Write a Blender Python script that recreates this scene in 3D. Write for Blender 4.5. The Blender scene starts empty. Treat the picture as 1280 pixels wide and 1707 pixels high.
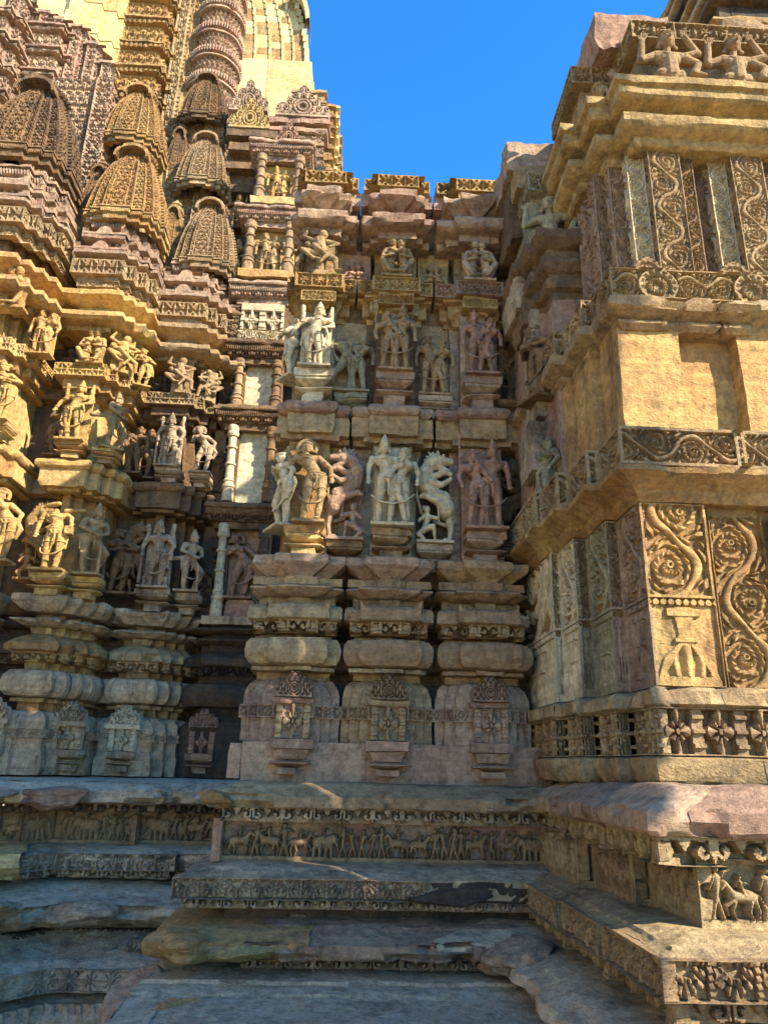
import bpy, math, random
import numpy as np
from mathutils import Vector
S = bpy.context.scene
COL = S.collection
R = math.radians
# ------------------------------------------------------------------ camera, sky, sun, exposure
W0, H0, F0 = 1280.0, 1707.0, 1235.0
PITCH, YAW, ROLL = R(19.1), R(2.45), R(1.35)
fw = np.array([math.sin(YAW)*math.cos(PITCH), math.cos(YAW)*math.cos(PITCH), math.sin(PITCH)])
rt = np.array([math.cos(YAW), -math.sin(YAW), 0.0])
up = np.cross(rt, fw)
r2 = rt*math.cos(ROLL)+up*math.sin(ROLL)
u2 = up*math.cos(ROLL)-rt*math.sin(ROLL)
cd = bpy.data.cameras.new('camera'); cam = bpy.data.objects.new('camera', cd); COL.objects.link(cam)
from mathutils import Matrix
M4 = Matrix(((r2[0], u2[0], -fw[0], 0), (r2[1], u2[1], -fw[1], 0), (r2[2], u2[2], -fw[2], 0), (0, 0, 0, 1)))
cam.matrix_world = M4
cd.sensor_fit = 'VERTICAL'; cd.sensor_height = 36.0; cd.lens = 36.0*F0/H0
cd.clip_start = 0.05; cd.clip_end = 3000
S.camera = cam
SUN_EL, SUN_AZ = R(33.5), math.atan2(0.79, -0.61)      # azimuth of the sun measured from +Y towards +X
sdir = np.array([math.sin(SUN_AZ)*math.cos(SUN_EL), math.cos(SUN_AZ)*math.cos(SUN_EL), math.sin(SUN_EL)])
wd = bpy.data.worlds.new('World'); S.world = wd; wd.use_nodes = True
nt = wd.node_tree; bg = nt.nodes['Background']
sky = nt.nodes.new('ShaderNodeTexSky'); sky.sky_type = 'NISHITA'; sky.sun_disc = False
sky.sun_elevation = SUN_EL; sky.sun_rotation = SUN_AZ
sky.air_density = 1.0; sky.dust_density = 0.0; sky.ozone_density = 6.0
hs = nt.nodes.new('ShaderNodeHueSaturation'); hs.inputs['Saturation'].default_value = 1.22
nt.links.new(sky.outputs[0], hs.inputs['Color']); nt.links.new(hs.outputs[0], bg.inputs[0]); bg.inputs[1].default_value = 0.15
sd = bpy.data.lights.new('sun', 'SUN'); sun = bpy.data.objects.new('sun', sd); COL.objects.link(sun)
sd.energy = 4.0; sd.angle = R(0.55); sd.color = (1.0, 0.90, 0.74)
sun.rotation_euler = Vector(sdir).to_track_quat('Z', 'Y').to_euler()
S.view_settings.view_transform = 'Standard'; S.view_settings.look = 'None'
S.view_settings.exposure = 1.62; S.view_settings.gamma = 1.0
S.cycles.max_bounces = 6; S.cycles.diffuse_bounces = 1

def at(px, py, Y):
    d = fw+r2*(px-W0/2)/F0-u2*(py-H0/2)/F0
    return d*(Y/d[1])
def zat(py, Y, px=645): return float(at(px, py, Y)[2])
def xat(px, py, Y): return float(at(px, py, Y)[0])

# ------------------------------------------------------------------ noise
_rg = np.random.RandomState(7)
_T = _rg.rand(32, 32, 32).astype(np.float32)
def vnoise(P):
    P = np.asarray(P, dtype=np.float64); I = np.floor(P).astype(int); Fr = P-I; Fr = Fr*Fr*(3-2*Fr)
    x0, y0, z0 = I[..., 0] & 31, I[..., 1] & 31, I[..., 2] & 31
    x1, y1, z1 = (x0+1) & 31, (y0+1) & 31, (z0+1) & 31
    fx, fy, fz = Fr[..., 0], Fr[..., 1], Fr[..., 2]
    a = _T[x0, y0, z0]*(1-fx)+_T[x1, y0, z0]*fx; b = _T[x0, y1, z0]*(1-fx)+_T[x1, y1, z0]*fx
    c = _T[x0, y0, z1]*(1-fx)+_T[x1, y0, z1]*fx; d = _T[x0, y1, z1]*(1-fx)+_T[x1, y1, z1]*fx
    return (a*(1-fy)+b*fy)*(1-fz)+(c*(1-fy)+d*fy)*fz
def fbm(P, o=3):
    s = 0; a = 1; t = 0
    for k in range(o):
        s = s+a*vnoise(P*(2**k)+k*13.7); t += a; a *= .5
    return s/t
def wear(P, amp=1.0):
    """world-space erosion: slow bulges plus small pitting"""
    d = np.stack([fbm(P*5.0+s, 3)-.5 for s in (3.1, 41.7, 77.3)], -1)
    e = np.stack([vnoise(P*31.0+s)-.5 for s in (5.1, 19.7)]+[np.zeros(P.shape[:-1])], -1)
    return (d*.020+e*.007)*amp
# ------------------------------------------------------------------ mesh builder
class MB:
    def __init__(s): s.V = []; s.Q = []; s.T = []; s.n = 0
    def add(s, V, Q, tone=.5):
        V = np.asarray(V, float).reshape(-1, 3); Q = np.asarray(Q, int).reshape(-1, 4)
        s.V.append(V); s.Q.append(Q+s.n); s.n += len(V)
        t = np.empty(len(Q)); t[:] = tone; s.T.append(t); return s
    def grid(s, P, tone=.5, mask=None):
        n, m = P.shape[:2]; I = np.arange(n*m).reshape(n, m)
        Q = np.stack([I[:-1, :-1], I[1:, :-1], I[1:, 1:], I[:-1, 1:]], -1)
        t = np.empty(Q.shape[:2]); t[:] = tone if np.ndim(tone) < 1 or np.ndim(tone) == 2 else np.asarray(tone)[:, None]
        if mask is not None: Q = Q[mask]; t = t[mask]
        return s.add(P.reshape(-1, 3), Q.reshape(-1, 4), t.reshape(-1))
    def merge(s, o, M=None):
        for V, Q, T in zip(o.V, o.Q, o.T):
            pass
        V = np.concatenate(o.V); Q = np.concatenate(o.Q); T = np.concatenate(o.T)
        if M is not None: V = M(V)
        s.V.append(V); s.Q.append(Q+s.n); s.T.append(T); s.n += len(V)
    def mesh(s, name, mat, org=(0, 0, 0), ang=38):
        V = np.concatenate(s.V)-np.asarray(org, float); Q = np.concatenate(s.Q); T = np.concatenate(s.T)
        me = bpy.data.meshes.new(name)
        me.vertices.add(len(V)); me.vertices.foreach_set('co', V.astype(np.float32).ravel())
        me.loops.add(len(Q)*4); me.polygons.add(len(Q))
        me.loops.foreach_set('vertex_index', Q.astype(np.int32).ravel())
        me.polygons.foreach_set('loop_start', np.arange(0, len(Q)*4, 4, dtype=np.int32))
        me.update(calc_edges=True)
        a = me.attributes.new('tone', 'FLOAT', 'FACE'); a.data.foreach_set('value', T.astype(np.float32))
        me.materials.append(mat)
        me.polygons.foreach_set('use_smooth', np.ones(len(Q), dtype=bool))
        me.set_sharp_from_angle(angle=R(ang))
        return me
    def build(s, name, mat, parent=None, ang=32):
        me = s.mesh(name, mat, parent['_o'] if parent is not None else (0, 0, 0), ang)
        o = bpy.data.objects.new(name, me); COL.objects.link(o)
        o['_o'] = list(parent['_o']) if parent is not None else [0.0, 0.0, 0.0]
        if parent is not None: o.parent = parent
        return o
def thing(name, label, cat, loc=(0, 0, 0), group=None, kind=None):
    o = bpy.data.objects.new(name, None); COL.objects.link(o); o.location = loc
    o.empty_display_size = .1; o['_o'] = [float(v) for v in loc]
    tag(o, label, cat, group, kind); return o
def tag(o, label=None, cat=None, group=None, kind=None):
    if label: o['label'] = label
    if cat: o['category'] = cat
    if group: o['group'] = group
    if kind: o['kind'] = kind
    return o
def dup(root, loc, rotz=0, scale=1, label=None, mats=None):
    r = root.copy(); COL.objects.link(r); r.location = loc; r.rotation_euler = (0, 0, rotz)
    r.scale = scale if hasattr(scale, '__len__') else (scale,)*3
    if label: r['label'] = label
    def rec(a, b):
        for ch in list(a.children):
            c = ch.copy(); COL.objects.link(c); c.parent = b; rec(ch, c)
    rec(root, r)
    return r
# ------------------------------------------------------------------ polyline offset and sweeps
def offs(plan, p):
    P = np.asarray(plan, float); D = np.diff(P, axis=0); L = np.linalg.norm(D, axis=1)[:, None]; D = D/L
    N = np.stack([D[:, 1], -D[:, 0]], -1)
    m = np.empty_like(P); m[0] = N[0]; m[-1] = N[-1]
    for i in range(1, len(P)-1):
        a, b = N[i-1], N[i]; m[i] = (a+b)/(1+a@b)
    return P+m*p
rnd = random.Random(11)
def sweep(mb, plan, prof, seg=.045, amp=1.0, blk=.55, jit=.006, chip=.018, tone=None, rough=0.0, dz=.05):
    """carry a profile [(projection, z), ...] along a plan; every block gets its own small offset and tone"""
    plan = np.asarray(plan, float)
    prof = list(prof); pp = [prof[0]]; edge = [0.0]
    for i, (a, b) in enumerate(zip(prof[:-1], prof[1:])):
        l = math.hypot(a[0]-b[0], a[1]-b[1]); k = max(1, int(round(l/dz)))
        for j in range(1, k+1): pp.append((a[0]+(b[0]-a[0])*j/k, a[1]+(b[1]-a[1])*j/k)); edge.append(0.0)
        if i < len(prof)-2:
            c = prof[i+2]; cr = (b[0]-a[0])*(c[1]-b[1])-(b[1]-a[1])*(c[0]-b[0]); l2 = math.hypot(c[0]-b[0], c[1]-b[1])
            if cr > .3*l*l2: edge[-1] = 1.0
    base = offs(plan, 0)
    st = []; tn = []          # stations: (segment, t, jitter)
    cur = rnd.uniform(-jit, jit); ct = rnd.random(); left = blk*rnd.uniform(.4, 1.4)
    for i in range(len(plan)-1):
        L = np.linalg.norm(base[i+1]-base[i]); n = max(1, int(math.ceil(L/seg)))
        for k in range(n+1):
            t = k/n
            if k == 0 and i > 0: continue
            st.append((i, t, cur)); tn.append(ct)
            left -= L/n
            if left < 0 and 0 < k < n and L > .3:
                cur = rnd.uniform(-jit, jit); ct = rnd.random(); left = blk*rnd.uniform(.6, 1.5)
                st.append((i, t, cur)); tn.append(ct)
    offp = [offs(plan, p) for p, z in pp]
    G = np.empty((len(st), len(pp), 3)); si = np.array([s[0] for s in st]); tt = np.array([s[1] for s in st]); jj = np.array([s[2] for s in st])
    for q, (p, z) in enumerate(pp):
        o = offp[q]; A = o[si]; B = o[si+1]
        G[:, q, :2] = A+(B-A)*tt[:, None]; G[:, q, 2] = z
    D = np.diff(plan, axis=0); D /= np.linalg.norm(D, axis=1)[:, None]; N = np.stack([D[:, 1], -D[:, 0]], -1)
    # jitter applied along the mitred outward direction
    Q1 = offs(plan, 1.0)-plan; A = Q1[si]; B = Q1[si+1]
    # outward at t: corner values are mitres, interior plain normal
    out = N[si].copy(); out[tt == 0] = A[tt == 0]; out[tt == 1] = B[tt == 1]
    for c in range(len(pp)):
        G[:, c, :2] += out*jj[:, None]
    if chip or rough:
        e = np.array(edge)[None, :]
        c = np.clip(fbm(G*7.0+9.0, 3)-.52, 0, 1)*chip*9*e
        c = np.floor(c*90)/90*.6+c*.4
        if rough:
            f_ = np.clip(fbm(G*np.array([3.2, 3.2, 9.0])+30.0, 4)-.45, 0, 1)*3; f_ = np.floor(f_*9)/9*.75+f_*.25
            c = c+f_*rough*np.array([1 if p > 0.02 else 0 for p, z in pp])[None, :]
        G[:, :, :2] -= out[:, None, :]*c[..., None]
    G += wear(G, amp)
    tq = np.array(tn[1:]) if tone is None else tone
    mb.grid(G, tq)
    return mb
def colplan(cx, y0, w, step, back, wl=None):
    """stepped pier plan facing -Y: w = list of half widths from the front face back"""
    wl = wl or w; L = []; Rr = []
    y = y0
    for k in range(len(w)):
        L.append((cx-wl[k], y)); Rr.append((cx+w[k], y))
        ny = y+step if k < len(w)-1 else back
        L.append((cx-wl[k], ny)); Rr.append((cx+w[k], ny))
        y = ny
    return L[::-1]+Rr
def carved(mb, plan, p, z0, z1, fn, depth=.03, res=.012, border=.008, tone=None, skip=(), amp=.6, back=.08, only=None):
    o = offs(plan, p); mi = offs(plan, p-1.0)-o     # inward unit mitre
    D = np.diff(o, axis=0); Ls = np.linalg.norm(D, axis=1); H = z1-z0
    for i in range(len(o)-1):
        L = Ls[i]
        if L < .02 or i in skip or (only is not None and i not in only): continue
        n = np.array([D[i][1], -D[i][0]])/L
        nu = max(2, int(L/res)); nv = max(3, int(H/res))
        u = (np.linspace(0, 1, nu+1)-.5)*L; v = np.linspace(0, 1, nv+1)*H
        U, V = np.meshgrid(u, v, indexing='ij')
        h = np.clip(fn(U, V, L, H), 0, 1)
        b = np.minimum(np.minimum(V, H-V), np.minimum(U+L/2, L/2-U)) < border
        h = np.where(b, 1, h)
        G = np.empty(U.shape+(3,)); G[..., :2] = (o[i]+o[i+1])/2+(D[i]/L)*U[..., None]-n*((1-h)*depth)[..., None]
        G[..., 2] = z0+V
        B = np.zeros(G.shape); B[..., :2] = -n*back
        Gf = np.concatenate([G[:, :1]+B[:, :1], G, G[:, -1:]+B[:, -1:]], 1)
        Gf = Gf+wear(Gf, amp)*np.array([.7, .7, .7])
        mb.grid(Gf, rnd.random() if tone is None else tone)
    return mb
def cyl(mb, c, rings, n=14, flat=1.0, tone=.5, wr=.6, flute=0, fd=.0):
    """turned column: rings = [(r, z)...] around c=(x,y)"""
    a = np.linspace(0, 2*math.pi, n+1); G = np.empty((n+1, len(rings), 3))
    for j, (r, z) in enumerate(rings):
        rr = r*(1-fd*(np.abs(np.sin(a*flute/2)) < .35)) if flute else r
        G[:, j, 0] = c[0]+rr*np.cos(a); G[:, j, 1] = c[1]+rr*np.sin(a)*flat; G[:, j, 2] = z
    if wr: G += wear(G, wr)
    mb.grid(G[::-1], tone)
def box(mb, x0, x1, y0, y1, z0, z1, seg=.06, amp=.8, tone=None, taper=0):
    """worn block: the five faces one can see, as sweeps"""
    pl = [(x0, y1), (x0, y0), (x1, y0), (x1, y1)]
    m = min(abs(x1-x0), abs(y1-y0))*.5
    sweep(mb, pl, [(-m*.98, z0), (0, z0), (taper, z1), (-m*.98+taper, z1)], seg=seg, amp=amp, blk=9, jit=0, tone=rnd.random() if tone is None else tone, chip=.012, dz=.08)

def clampx(mb, x0):
    for V in mb.V:
        V[:, 0] = np.maximum(V[:, 0], x0+(fbm(V*4.0, 3)-.5)*.06)
    return mb
def rock(mb, c, r, seed=0, tone=None, n=15):
    """torn angular lump of stone: a ball cut by random planes, then broken along its bedding"""
    rg = np.random.RandomState(int(abs(seed)*1000) % 99991)
    a = np.linspace(0, 2*math.pi, 73); e = np.linspace(-math.pi/2, math.pi/2, 37); A, E = np.meshgrid(a, e, indexing='ij')
    D = np.stack([np.cos(A)*np.cos(E), np.sin(A)*np.cos(E), np.sin(E)], -1)
    k = np.full(A.shape, 1.25)
    for q in range(n):
        v = rg.randn(3)*np.array([1, 1, 1.3]); v /= np.linalg.norm(v); t = D@v; d = rg.uniform(.62, .95)
        k = np.where(t > .05, np.minimum(k, d/np.maximum(t, .05)), k)
    G = D*k[..., None]*np.array(r); z = G[..., 2]
    f = fbm((G+np.array(c))*np.array([6, 6, 26.])+seed, 4)-.5; f = np.floor(f*12)/12*.8+f*.2
    G = np.array(c)+G*(1+f*.42)[..., None]; mb.grid(G, rnd.random() if tone is None else tone)
# ------------------------------------------------------------------ stone
def stone(name, cols, dark=(.035, .033, .03), stain=.35, rough=.9, bump=1.0, streak=(1, 1, .35), lichen=None, pit=55, dot=0, sat=1.0):
    m = bpy.data.materials.new(name); m.use_nodes = True; t = m.node_tree; N = t.nodes; L = t.links
    b = N['Principled BSDF']; b.inputs['Roughness'].default_value = rough
    b.inputs['Specular IOR Level'].default_value = .25
    geo = N.new('ShaderNodeNewGeometry'); at_ = N.new('ShaderNodeAttribute'); at_.attribute_name = 'tone'
    oi = N.new('ShaderNodeObjectInfo')
    ad = N.new('ShaderNodeMath'); ad.operation = 'MULTIPLY_ADD'; L.new(oi.outputs['Random'], ad.inputs[0]); ad.inputs[1].default_value = .55
    L.new(at_.outputs['Fac'], ad.inputs[2])
    n1 = N.new('ShaderNodeTexNoise'); n1.inputs['Scale'].default_value = 2.2; n1.inputs['Detail'].default_value = 8; n1.inputs['Roughness'].default_value = .65
    L.new(geo.outputs['Position'], n1.inputs['Vector'])
    a2 = N.new('ShaderNodeMath'); a2.operation = 'MULTIPLY_ADD'; L.new(n1.outputs['Fac'], a2.inputs[0]); a2.inputs[1].default_value = 1.3; L.new(ad.outputs[0], a2.inputs[2])
    a3 = N.new('ShaderNodeMath'); a3.operation = 'MULTIPLY_ADD'; L.new(a2.outputs[0], a3.inputs[0]); a3.inputs[1].default_value = .52; a3.inputs[2].default_value = -.22
    cr = N.new('ShaderNodeValToRGB'); e = cr.color_ramp.elements
    cols = [(c[0]*1.10, c[1]*.98, c[2]*.80) for c in cols]; k = len(cols)
    e[0].position = 0; e[0].color = (*cols[0], 1); e[1].position = 1; e[1].color = (*cols[-1], 1)
    for i in range(1, k-1): x = e.new(i/(k-1)); x.color = (*cols[i], 1)
    L.new(a3.outputs[0], cr.inputs[0])
    # fine mottling, and bedding planes
    n2 = N.new('ShaderNodeTexNoise'); n2.inputs['Scale'].default_value = 17; n2.inputs['Detail'].default_value = 9; n2.inputs['Roughness'].default_value = .78
    L.new(geo.outputs['Position'], n2.inputs['Vector'])
    mr = N.new('ShaderNodeMapRange'); mr.inputs[1].default_value = .28; mr.inputs[2].default_value = .72; mr.inputs[3].default_value = .38; mr.inputs[4].default_value = 1.55
    L.new(n2.outputs['Fac'], mr.inputs[0])
    mb_ = N.new('ShaderNodeMapping'); mb_.inputs['Scale'].default_value = (1, 1, 16); mb_.inputs['Rotation'].default_value = (.05, .08, 0); L.new(geo.outputs['Position'], mb_.inputs['Vector'])
    n5 = N.new('ShaderNodeTexNoise'); n5.inputs['Scale'].default_value = 1.6; n5.inputs['Detail'].default_value = 5; n5.inputs['Distortion'].default_value = .6; L.new(mb_.outputs[0], n5.inputs['Vector'])
    m5 = N.new('ShaderNodeMapRange'); m5.inputs[1].default_value = .35; m5.inputs[2].default_value = .65; m5.inputs[3].default_value = .88; m5.inputs[4].default_value = 1.08; L.new(n5.outputs['Fac'], m5.inputs[0])
    mm_ = N.new('ShaderNodeMath'); mm_.operation = 'MULTIPLY'; L.new(mr.outputs[0], mm_.inputs[0]); L.new(m5.outputs[0], mm_.inputs[1])
    mx = N.new('ShaderNodeMix'); mx.data_type = 'RGBA'; mx.blend_type = 'MULTIPLY'; mx.inputs[0].default_value = 1
    L.new(cr.outputs[0], mx.inputs[6]); L.new(mm_.outputs[0], mx.inputs[7])
    # weather stains, streaked downwards
    mp = N.new('ShaderNodeMapping'); mp.inputs['Scale'].default_value = streak; L.new(geo.outputs['Position'], mp.inputs['Vector'])
    n3 = N.new('ShaderNodeTexNoise'); n3.inputs['Scale'].default_value = 3.3; n3.inputs['Detail'].default_value = 9; n3.inputs['Roughness'].default_value = .72
    L.new(mp.outputs[0], n3.inputs['Vector'])
    m3 = N.new('ShaderNodeMapRange'); m3.inputs[1].default_value = .64-.34*stain; m3.inputs[2].default_value = .84-.28*stain; m3.inputs[3].default_value = 0; m3.inputs[4].default_value = .88
    L.new(n3.outputs['Fac'], m3.inputs[0])
    mx2 = N.new('ShaderNodeMix'); mx2.data_type = 'RGBA'; L.new(m3.outputs[0], mx2.inputs[0]); L.new(mx.outputs[2], mx2.inputs[6]); mx2.inputs[7].default_value = (*dark, 1)
    last = mx2.outputs[2]
    # narrow black rain streaks
    ms_ = N.new('ShaderNodeMapping'); ms_.inputs['Scale'].default_value = (9, 9, .7); L.new(geo.outputs['Position'], ms_.inputs['Vector'])
    n6 = N.new('ShaderNodeTexNoise'); n6.inputs['Scale'].default_value = 1.0; n6.inputs['Detail'].default_value = 6; n6.inputs['Roughness'].default_value = .6; L.new(ms_.outputs[0], n6.inputs['Vector'])
    m6 = N.new('ShaderNodeMapRange'); m6.inputs[1].default_value = .60-.1*stain; m6.inputs[2].default_value = .76; m6.inputs[3].default_value = 0; m6.inputs[4].default_value = .25+.7*stain; L.new(n6.outputs['Fac'], m6.inputs[0])
    mx6 = N.new('ShaderNodeMix'); mx6.data_type = 'RGBA'; L.new(m6.outputs[0], mx6.inputs[0]); L.new(last, mx6.inputs[6]); mx6.inputs[7].default_value = (*dark, 1); last = mx6.outputs[2]
    if lichen:
        n4 = N.new('ShaderNodeTexNoise'); n4.inputs['Scale'].default_value = 6; n4.inputs['Detail'].default_value = 9; n4.inputs['Roughness'].default_value = .75
        L.new(geo.outputs['Position'], n4.inputs['Vector'])
        m4 = N.new('ShaderNodeMapRange'); m4.inputs[1].default_value = .53; m4.inputs[2].default_value = .64; m4.inputs[3].default_value = 0; m4.inputs[4].default_value = .65
        L.new(n4.outputs['Fac'], m4.inputs[0])
        mx3 = N.new('ShaderNodeMix'); mx3.data_type = 'RGBA'; L.new(m4.outputs[0], mx3.inputs[0]); L.new(last, mx3.inputs[6]); mx3.inputs[7].default_value = (*lichen, 1)
        last = mx3.outputs[2]
    L.new(last, b.inputs['Base Color'])
    # tooling, grain and pits
    v = N.new('ShaderNodeTexNoise'); v.inputs['Scale'].default_value = pit; v.inputs['Detail'].default_value = 7; v.inputs['Roughness'].default_value = .68
    mp2 = N.new('ShaderNodeMapping'); mp2.inputs['Scale'].default_value = (1, 1, 1.8); mp2.inputs['Rotation'].default_value = (0, .5, 0)
    L.new(geo.outputs['Position'], mp2.inputs['Vector']); L.new(mp2.outputs[0], v.inputs['Vector'])
    bp = N.new('ShaderNodeBump'); bp.inputs['Strength'].default_value = bump; bp.inputs['Distance'].default_value = .02
    L.new(v.outputs['Fac'], bp.inputs['Height'])
    vo = N.new('ShaderNodeTexNoise'); vo.inputs['Scale'].default_value = 13; vo.inputs['Detail'].default_value = 6; vo.inputs['Roughness'].default_value = .6
    L.new(geo.outputs['Position'], vo.inputs['Vector'])
    bp2 = N.new('ShaderNodeBump'); bp2.inputs['Strength'].default_value = bump*.8; bp2.inputs['Distance'].default_value = .035
    L.new(vo.outputs['Fac'], bp2.inputs['Height']); L.new(bp.outputs[0], bp2.inputs['Normal'])
    L.new(bp2.outputs[0], b.inputs['Normal'])
    return m
OC = [(.27, .175, .075), (.42, .29, .125), (.36, .22, .10), (.50, .38, .18), (.34, .25, .13)]
M_och = stone('ochre_sandstone', OC, stain=.34)
M_lit = stone('sunlit_golden_sandstone', [(.42, .28, .11), (.56, .40, .16), (.46, .28, .13), (.60, .47, .22), (.50, .36, .17)], stain=.22)  # golden stone; its brighter tone also paints sunlight onto the sunlit pieces
M_tan = stone('tan_sandstone', [(.29, .215, .125), (.41, .31, .175), (.34, .24, .15), (.45, .36, .215), (.36, .27, .165)], stain=.34)
M_pnk = stone('pink_sandstone', [(.38, .26, .20), (.41, .255, .20), (.45, .345, .26), (.31, .21, .17), (.47, .37, .27)], stain=.34)
M_gry = stone('grey_weathered_sandstone', [(.42, .33, .235), (.52, .42, .30), (.46, .37, .28), (.58, .48, .34), (.36, .285, .21)], stain=.5)
M_blu = stone('blue_grey_weathered_sandstone', [(.48, .385, .275), (.58, .47, .335), (.52, .43, .33), (.63, .52, .37), (.42, .34, .25)], stain=.36, lichen=(.62, .54, .42))
M_soo = stone('soot_and_shade_sandstone', [(.095, .075, .055), (.15, .105, .065), (.07, .062, .055), (.12, .085, .06)], stain=.6)  # soot-dark stone; in the recesses its darkness also stands in for shade
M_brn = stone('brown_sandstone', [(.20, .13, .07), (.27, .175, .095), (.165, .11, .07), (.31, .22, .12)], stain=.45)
M_pale = stone('pale_repaired_stone', [(.50, .42, .22), (.62, .54, .30), (.44, .35, .16), (.58, .50, .28)], stain=.2, bump=.3)
M_plas = stone('pale_green_plaster', [(.40, .42, .32), (.50, .50, .38), (.44, .44, .33)], stain=.1, bump=.3)
M_wht = stone('pale_cream_stone', [(.46, .41, .29), (.54, .49, .36), (.40, .36, .26)], stain=.25, bump=.4)
M_grn = stone('greenish_grey_stone', [(.28, .28, .20), (.37, .355, .25), (.25, .26, .20)], stain=.3)
M_yel = stone('yellow_sandstone', [(.54, .39, .15), (.62, .48, .20), (.46, .28, .13), (.64, .51, .24), (.54, .38, .19)], stain=.34, bump=1.0, pit=45)
M_blk = stone('mortar_dark_core', [(.10, .085, .06), (.14, .11, .08), (.08, .07, .06)], stain=.4)

# ------------------------------------------------------------------ carving patterns, heights 0..1
def ss(a, b, x): t = np.clip((x-a)/(b-a), 0, 1); return t*t*(3-2*t)
def fit(L, w): n = max(1, int(round(L/w))); return L/n
def pchk(U, V, L, H):
    """four-leaved interlace in square panels, dark triangles between"""
    w = fit(L-.02, H*.92); x = ((U/w+.5*(round((L-.02)/w) % 2 == 1)) % 1-.5)*2; y = (V/H-.5)*2.15
    c = sum((np.hypot(x-a, y-b) < 1.36).astype(int) for a in (-1, 1) for b in (-1, 1))
    d = np.abs(x)+np.abs(y)
    h = np.where(c >= 3, .55+.45*ss(0, .5, np.abs(np.abs(x)-np.abs(y))), np.where(c == 2, .95, .05))
    h = np.where(d < .22, 1, h)
    m = (np.abs(np.abs(x)-np.abs(y)) > .42) & (np.hypot(x, y) > .40) & (np.hypot(x, y) < .88); h = np.where(m, .0, h)
    return np.where(np.abs(y) > .97, 1, np.where(np.abs(x) > .94, 1, h))
def pchk2(U, V, L, H):
    """two rows of triangles under a centre bar, fine"""
    w = fit(L-.02, H*.8); x = np.abs(((U/w) % 1-.5)*2); y = np.abs((V/H-.5)*2)
    h = np.where((y > .12) & (y < .85) & (y < 1.02-x*.9) & (x > .06), 0., 1.)
    h = np.where((x > .84) & (y < .8) & (y > .5), .2, h)
    return h
def pfringe(U, V, L, H):
    """hanging fringe of paired volutes with drops between them"""
    w = fit(L, H*2.1); x = (U/w) % 1-.5; x = x*w/H; y = 1-V/H; hw = w/H/2
    h = np.where(y < .13, .95, 0.)
    for s in (-1, 1):
        dx = (x-s*.40)*s; dy = y-.46; r = np.hypot(dx, dy); a = np.arctan2(dy, dx)
        sp = np.where(r < .08, 1, np.where(np.cos(a-r*17+2.2) > -.35, .95, .25))
        h = np.maximum(h, np.where(r < .34, sp, 0))
    h = np.maximum(h, np.where((np.abs(x) < .17*(1-ss(.45, 1.0, y))+.02*(y < .9)), 1, 0)); h = np.where((np.abs(x) < .02) & (y > .2) & (y < .8), .4, h)
    h = np.maximum(h, np.where(((hw-np.abs(x)) < .26*(1-ss(.1, .66, y))), .95, 0))
    return h
def pleaf(U, V, L, H):
    """band of large hanging leaf cups between fluted stems"""
    w = fit(L, H*1.3); x = ((U/w) % 1-.5)*2; y = 1-V/H
    ax = np.abs(x); th = np.arctan2(y+.05, ax+1e-6); r = np.hypot(ax*.92, (y-.02)*.95)
    lob = np.abs(np.cos(th*4.5))
    R0 = .74+.16*lob
    h = np.where(r < R0, .42+.5*np.abs(np.cos(th*9+r*2.2))**.7, 0)
    h = np.where((r > .33) & (r < .41), .12, h); h = np.where((r > .57) & (r < .62) & (lob < .75), .15, h)
    h = np.where(r < .33, .35+.6*ss(.33, .12, r), h); h = np.where((ax < .07) & (y < .34), .1, h)
    st = 1-ax; h = np.where(st < .13, (.7+.3*np.abs(np.sin(y*17)))*(y < .93), h); h = np.where((st >= .13) & (st < .17), 0, h)
    return np.where(y < .06, 1, h)
def pvine(U, V, L, H, lam=None):
    """undulating stem with leafy spirals in its bends"""
    W = L; lam = lam or W*1.75; A = .31*W
    x = U; y = V+.01*np.sin(U*40); ph = 2*math.pi*y/lam
    stem = A*np.sin(ph)
    d = np.abs(x-stem)*.75
    k = np.floor(y/(lam/2)); cy = (k+.5)*lam/2; sg = np.where(k % 2 == 0, 1, -1)
    cx = -sg*A*.36
    dx = (x-cx)*sg; dy = y-cy; r = np.hypot(dx, dy)/W; a = np.arctan2(dy, dx)
    vr = np.sin(k*12.9898)*.5
    R0 = .37+.035*np.cos(a*7+vr*6)
    sp = np.cos(2*math.pi*r/.150-a+vr)
    w = ss(-.15, .35, sp)*(.80+.20*np.cos(a*13+r*50+vr*9))
    h = np.where(r < R0, w, 0)
    h = np.maximum(h, np.where(r < .06, 1, 0)); h = np.where(r < .022, .3, h)
    lf = np.cos(a*6+r*26+vr*5)*np.cos(r*31-a*2)
    h = np.maximum(h, np.where((r >= R0+.02) & (np.abs(x) < W*.44), .9*ss(-.02, .35, lf+.22*np.cos(y/W*31)), 0))
    h = np.where(d < .085*W, np.where(d < .050*W, 1-(d/(.05*W))**2*.35, .0), h)
    return np.where(np.abs(x) > W*.455, 1, h)
def pgav(U, V, L, H, w=.085):
    """honeycomb of little horseshoe arches"""
    ww = fit(L, w); j = np.floor(V/(ww*.82)); x = ((U/ww+.5*(j % 2)) % 1-.5)*2; y = (V/(ww*.82)) % 1
    r = np.hypot(x*.95, (y-.38)*1.35)
    h = np.where(r < .22, 0, np.where(r < .47, 1, np.where(r < .58, .3, np.where(r < .85, .85, .1))))
    h = np.where((y < .12) & (np.abs(x) > .3), .2, h)
    h = np.where((y > .75) & (np.abs(x) < .13), 1, h)
    return h
def prope(U, V, L, H):
    w = fit(L, H*.33); return .15+.85*np.abs(np.cos(math.pi*(U/w+.5*(V/H))))**.6*np.sqrt(np.clip(1-((V/H-.5)*1.7)**2, 0, 1))
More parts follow.
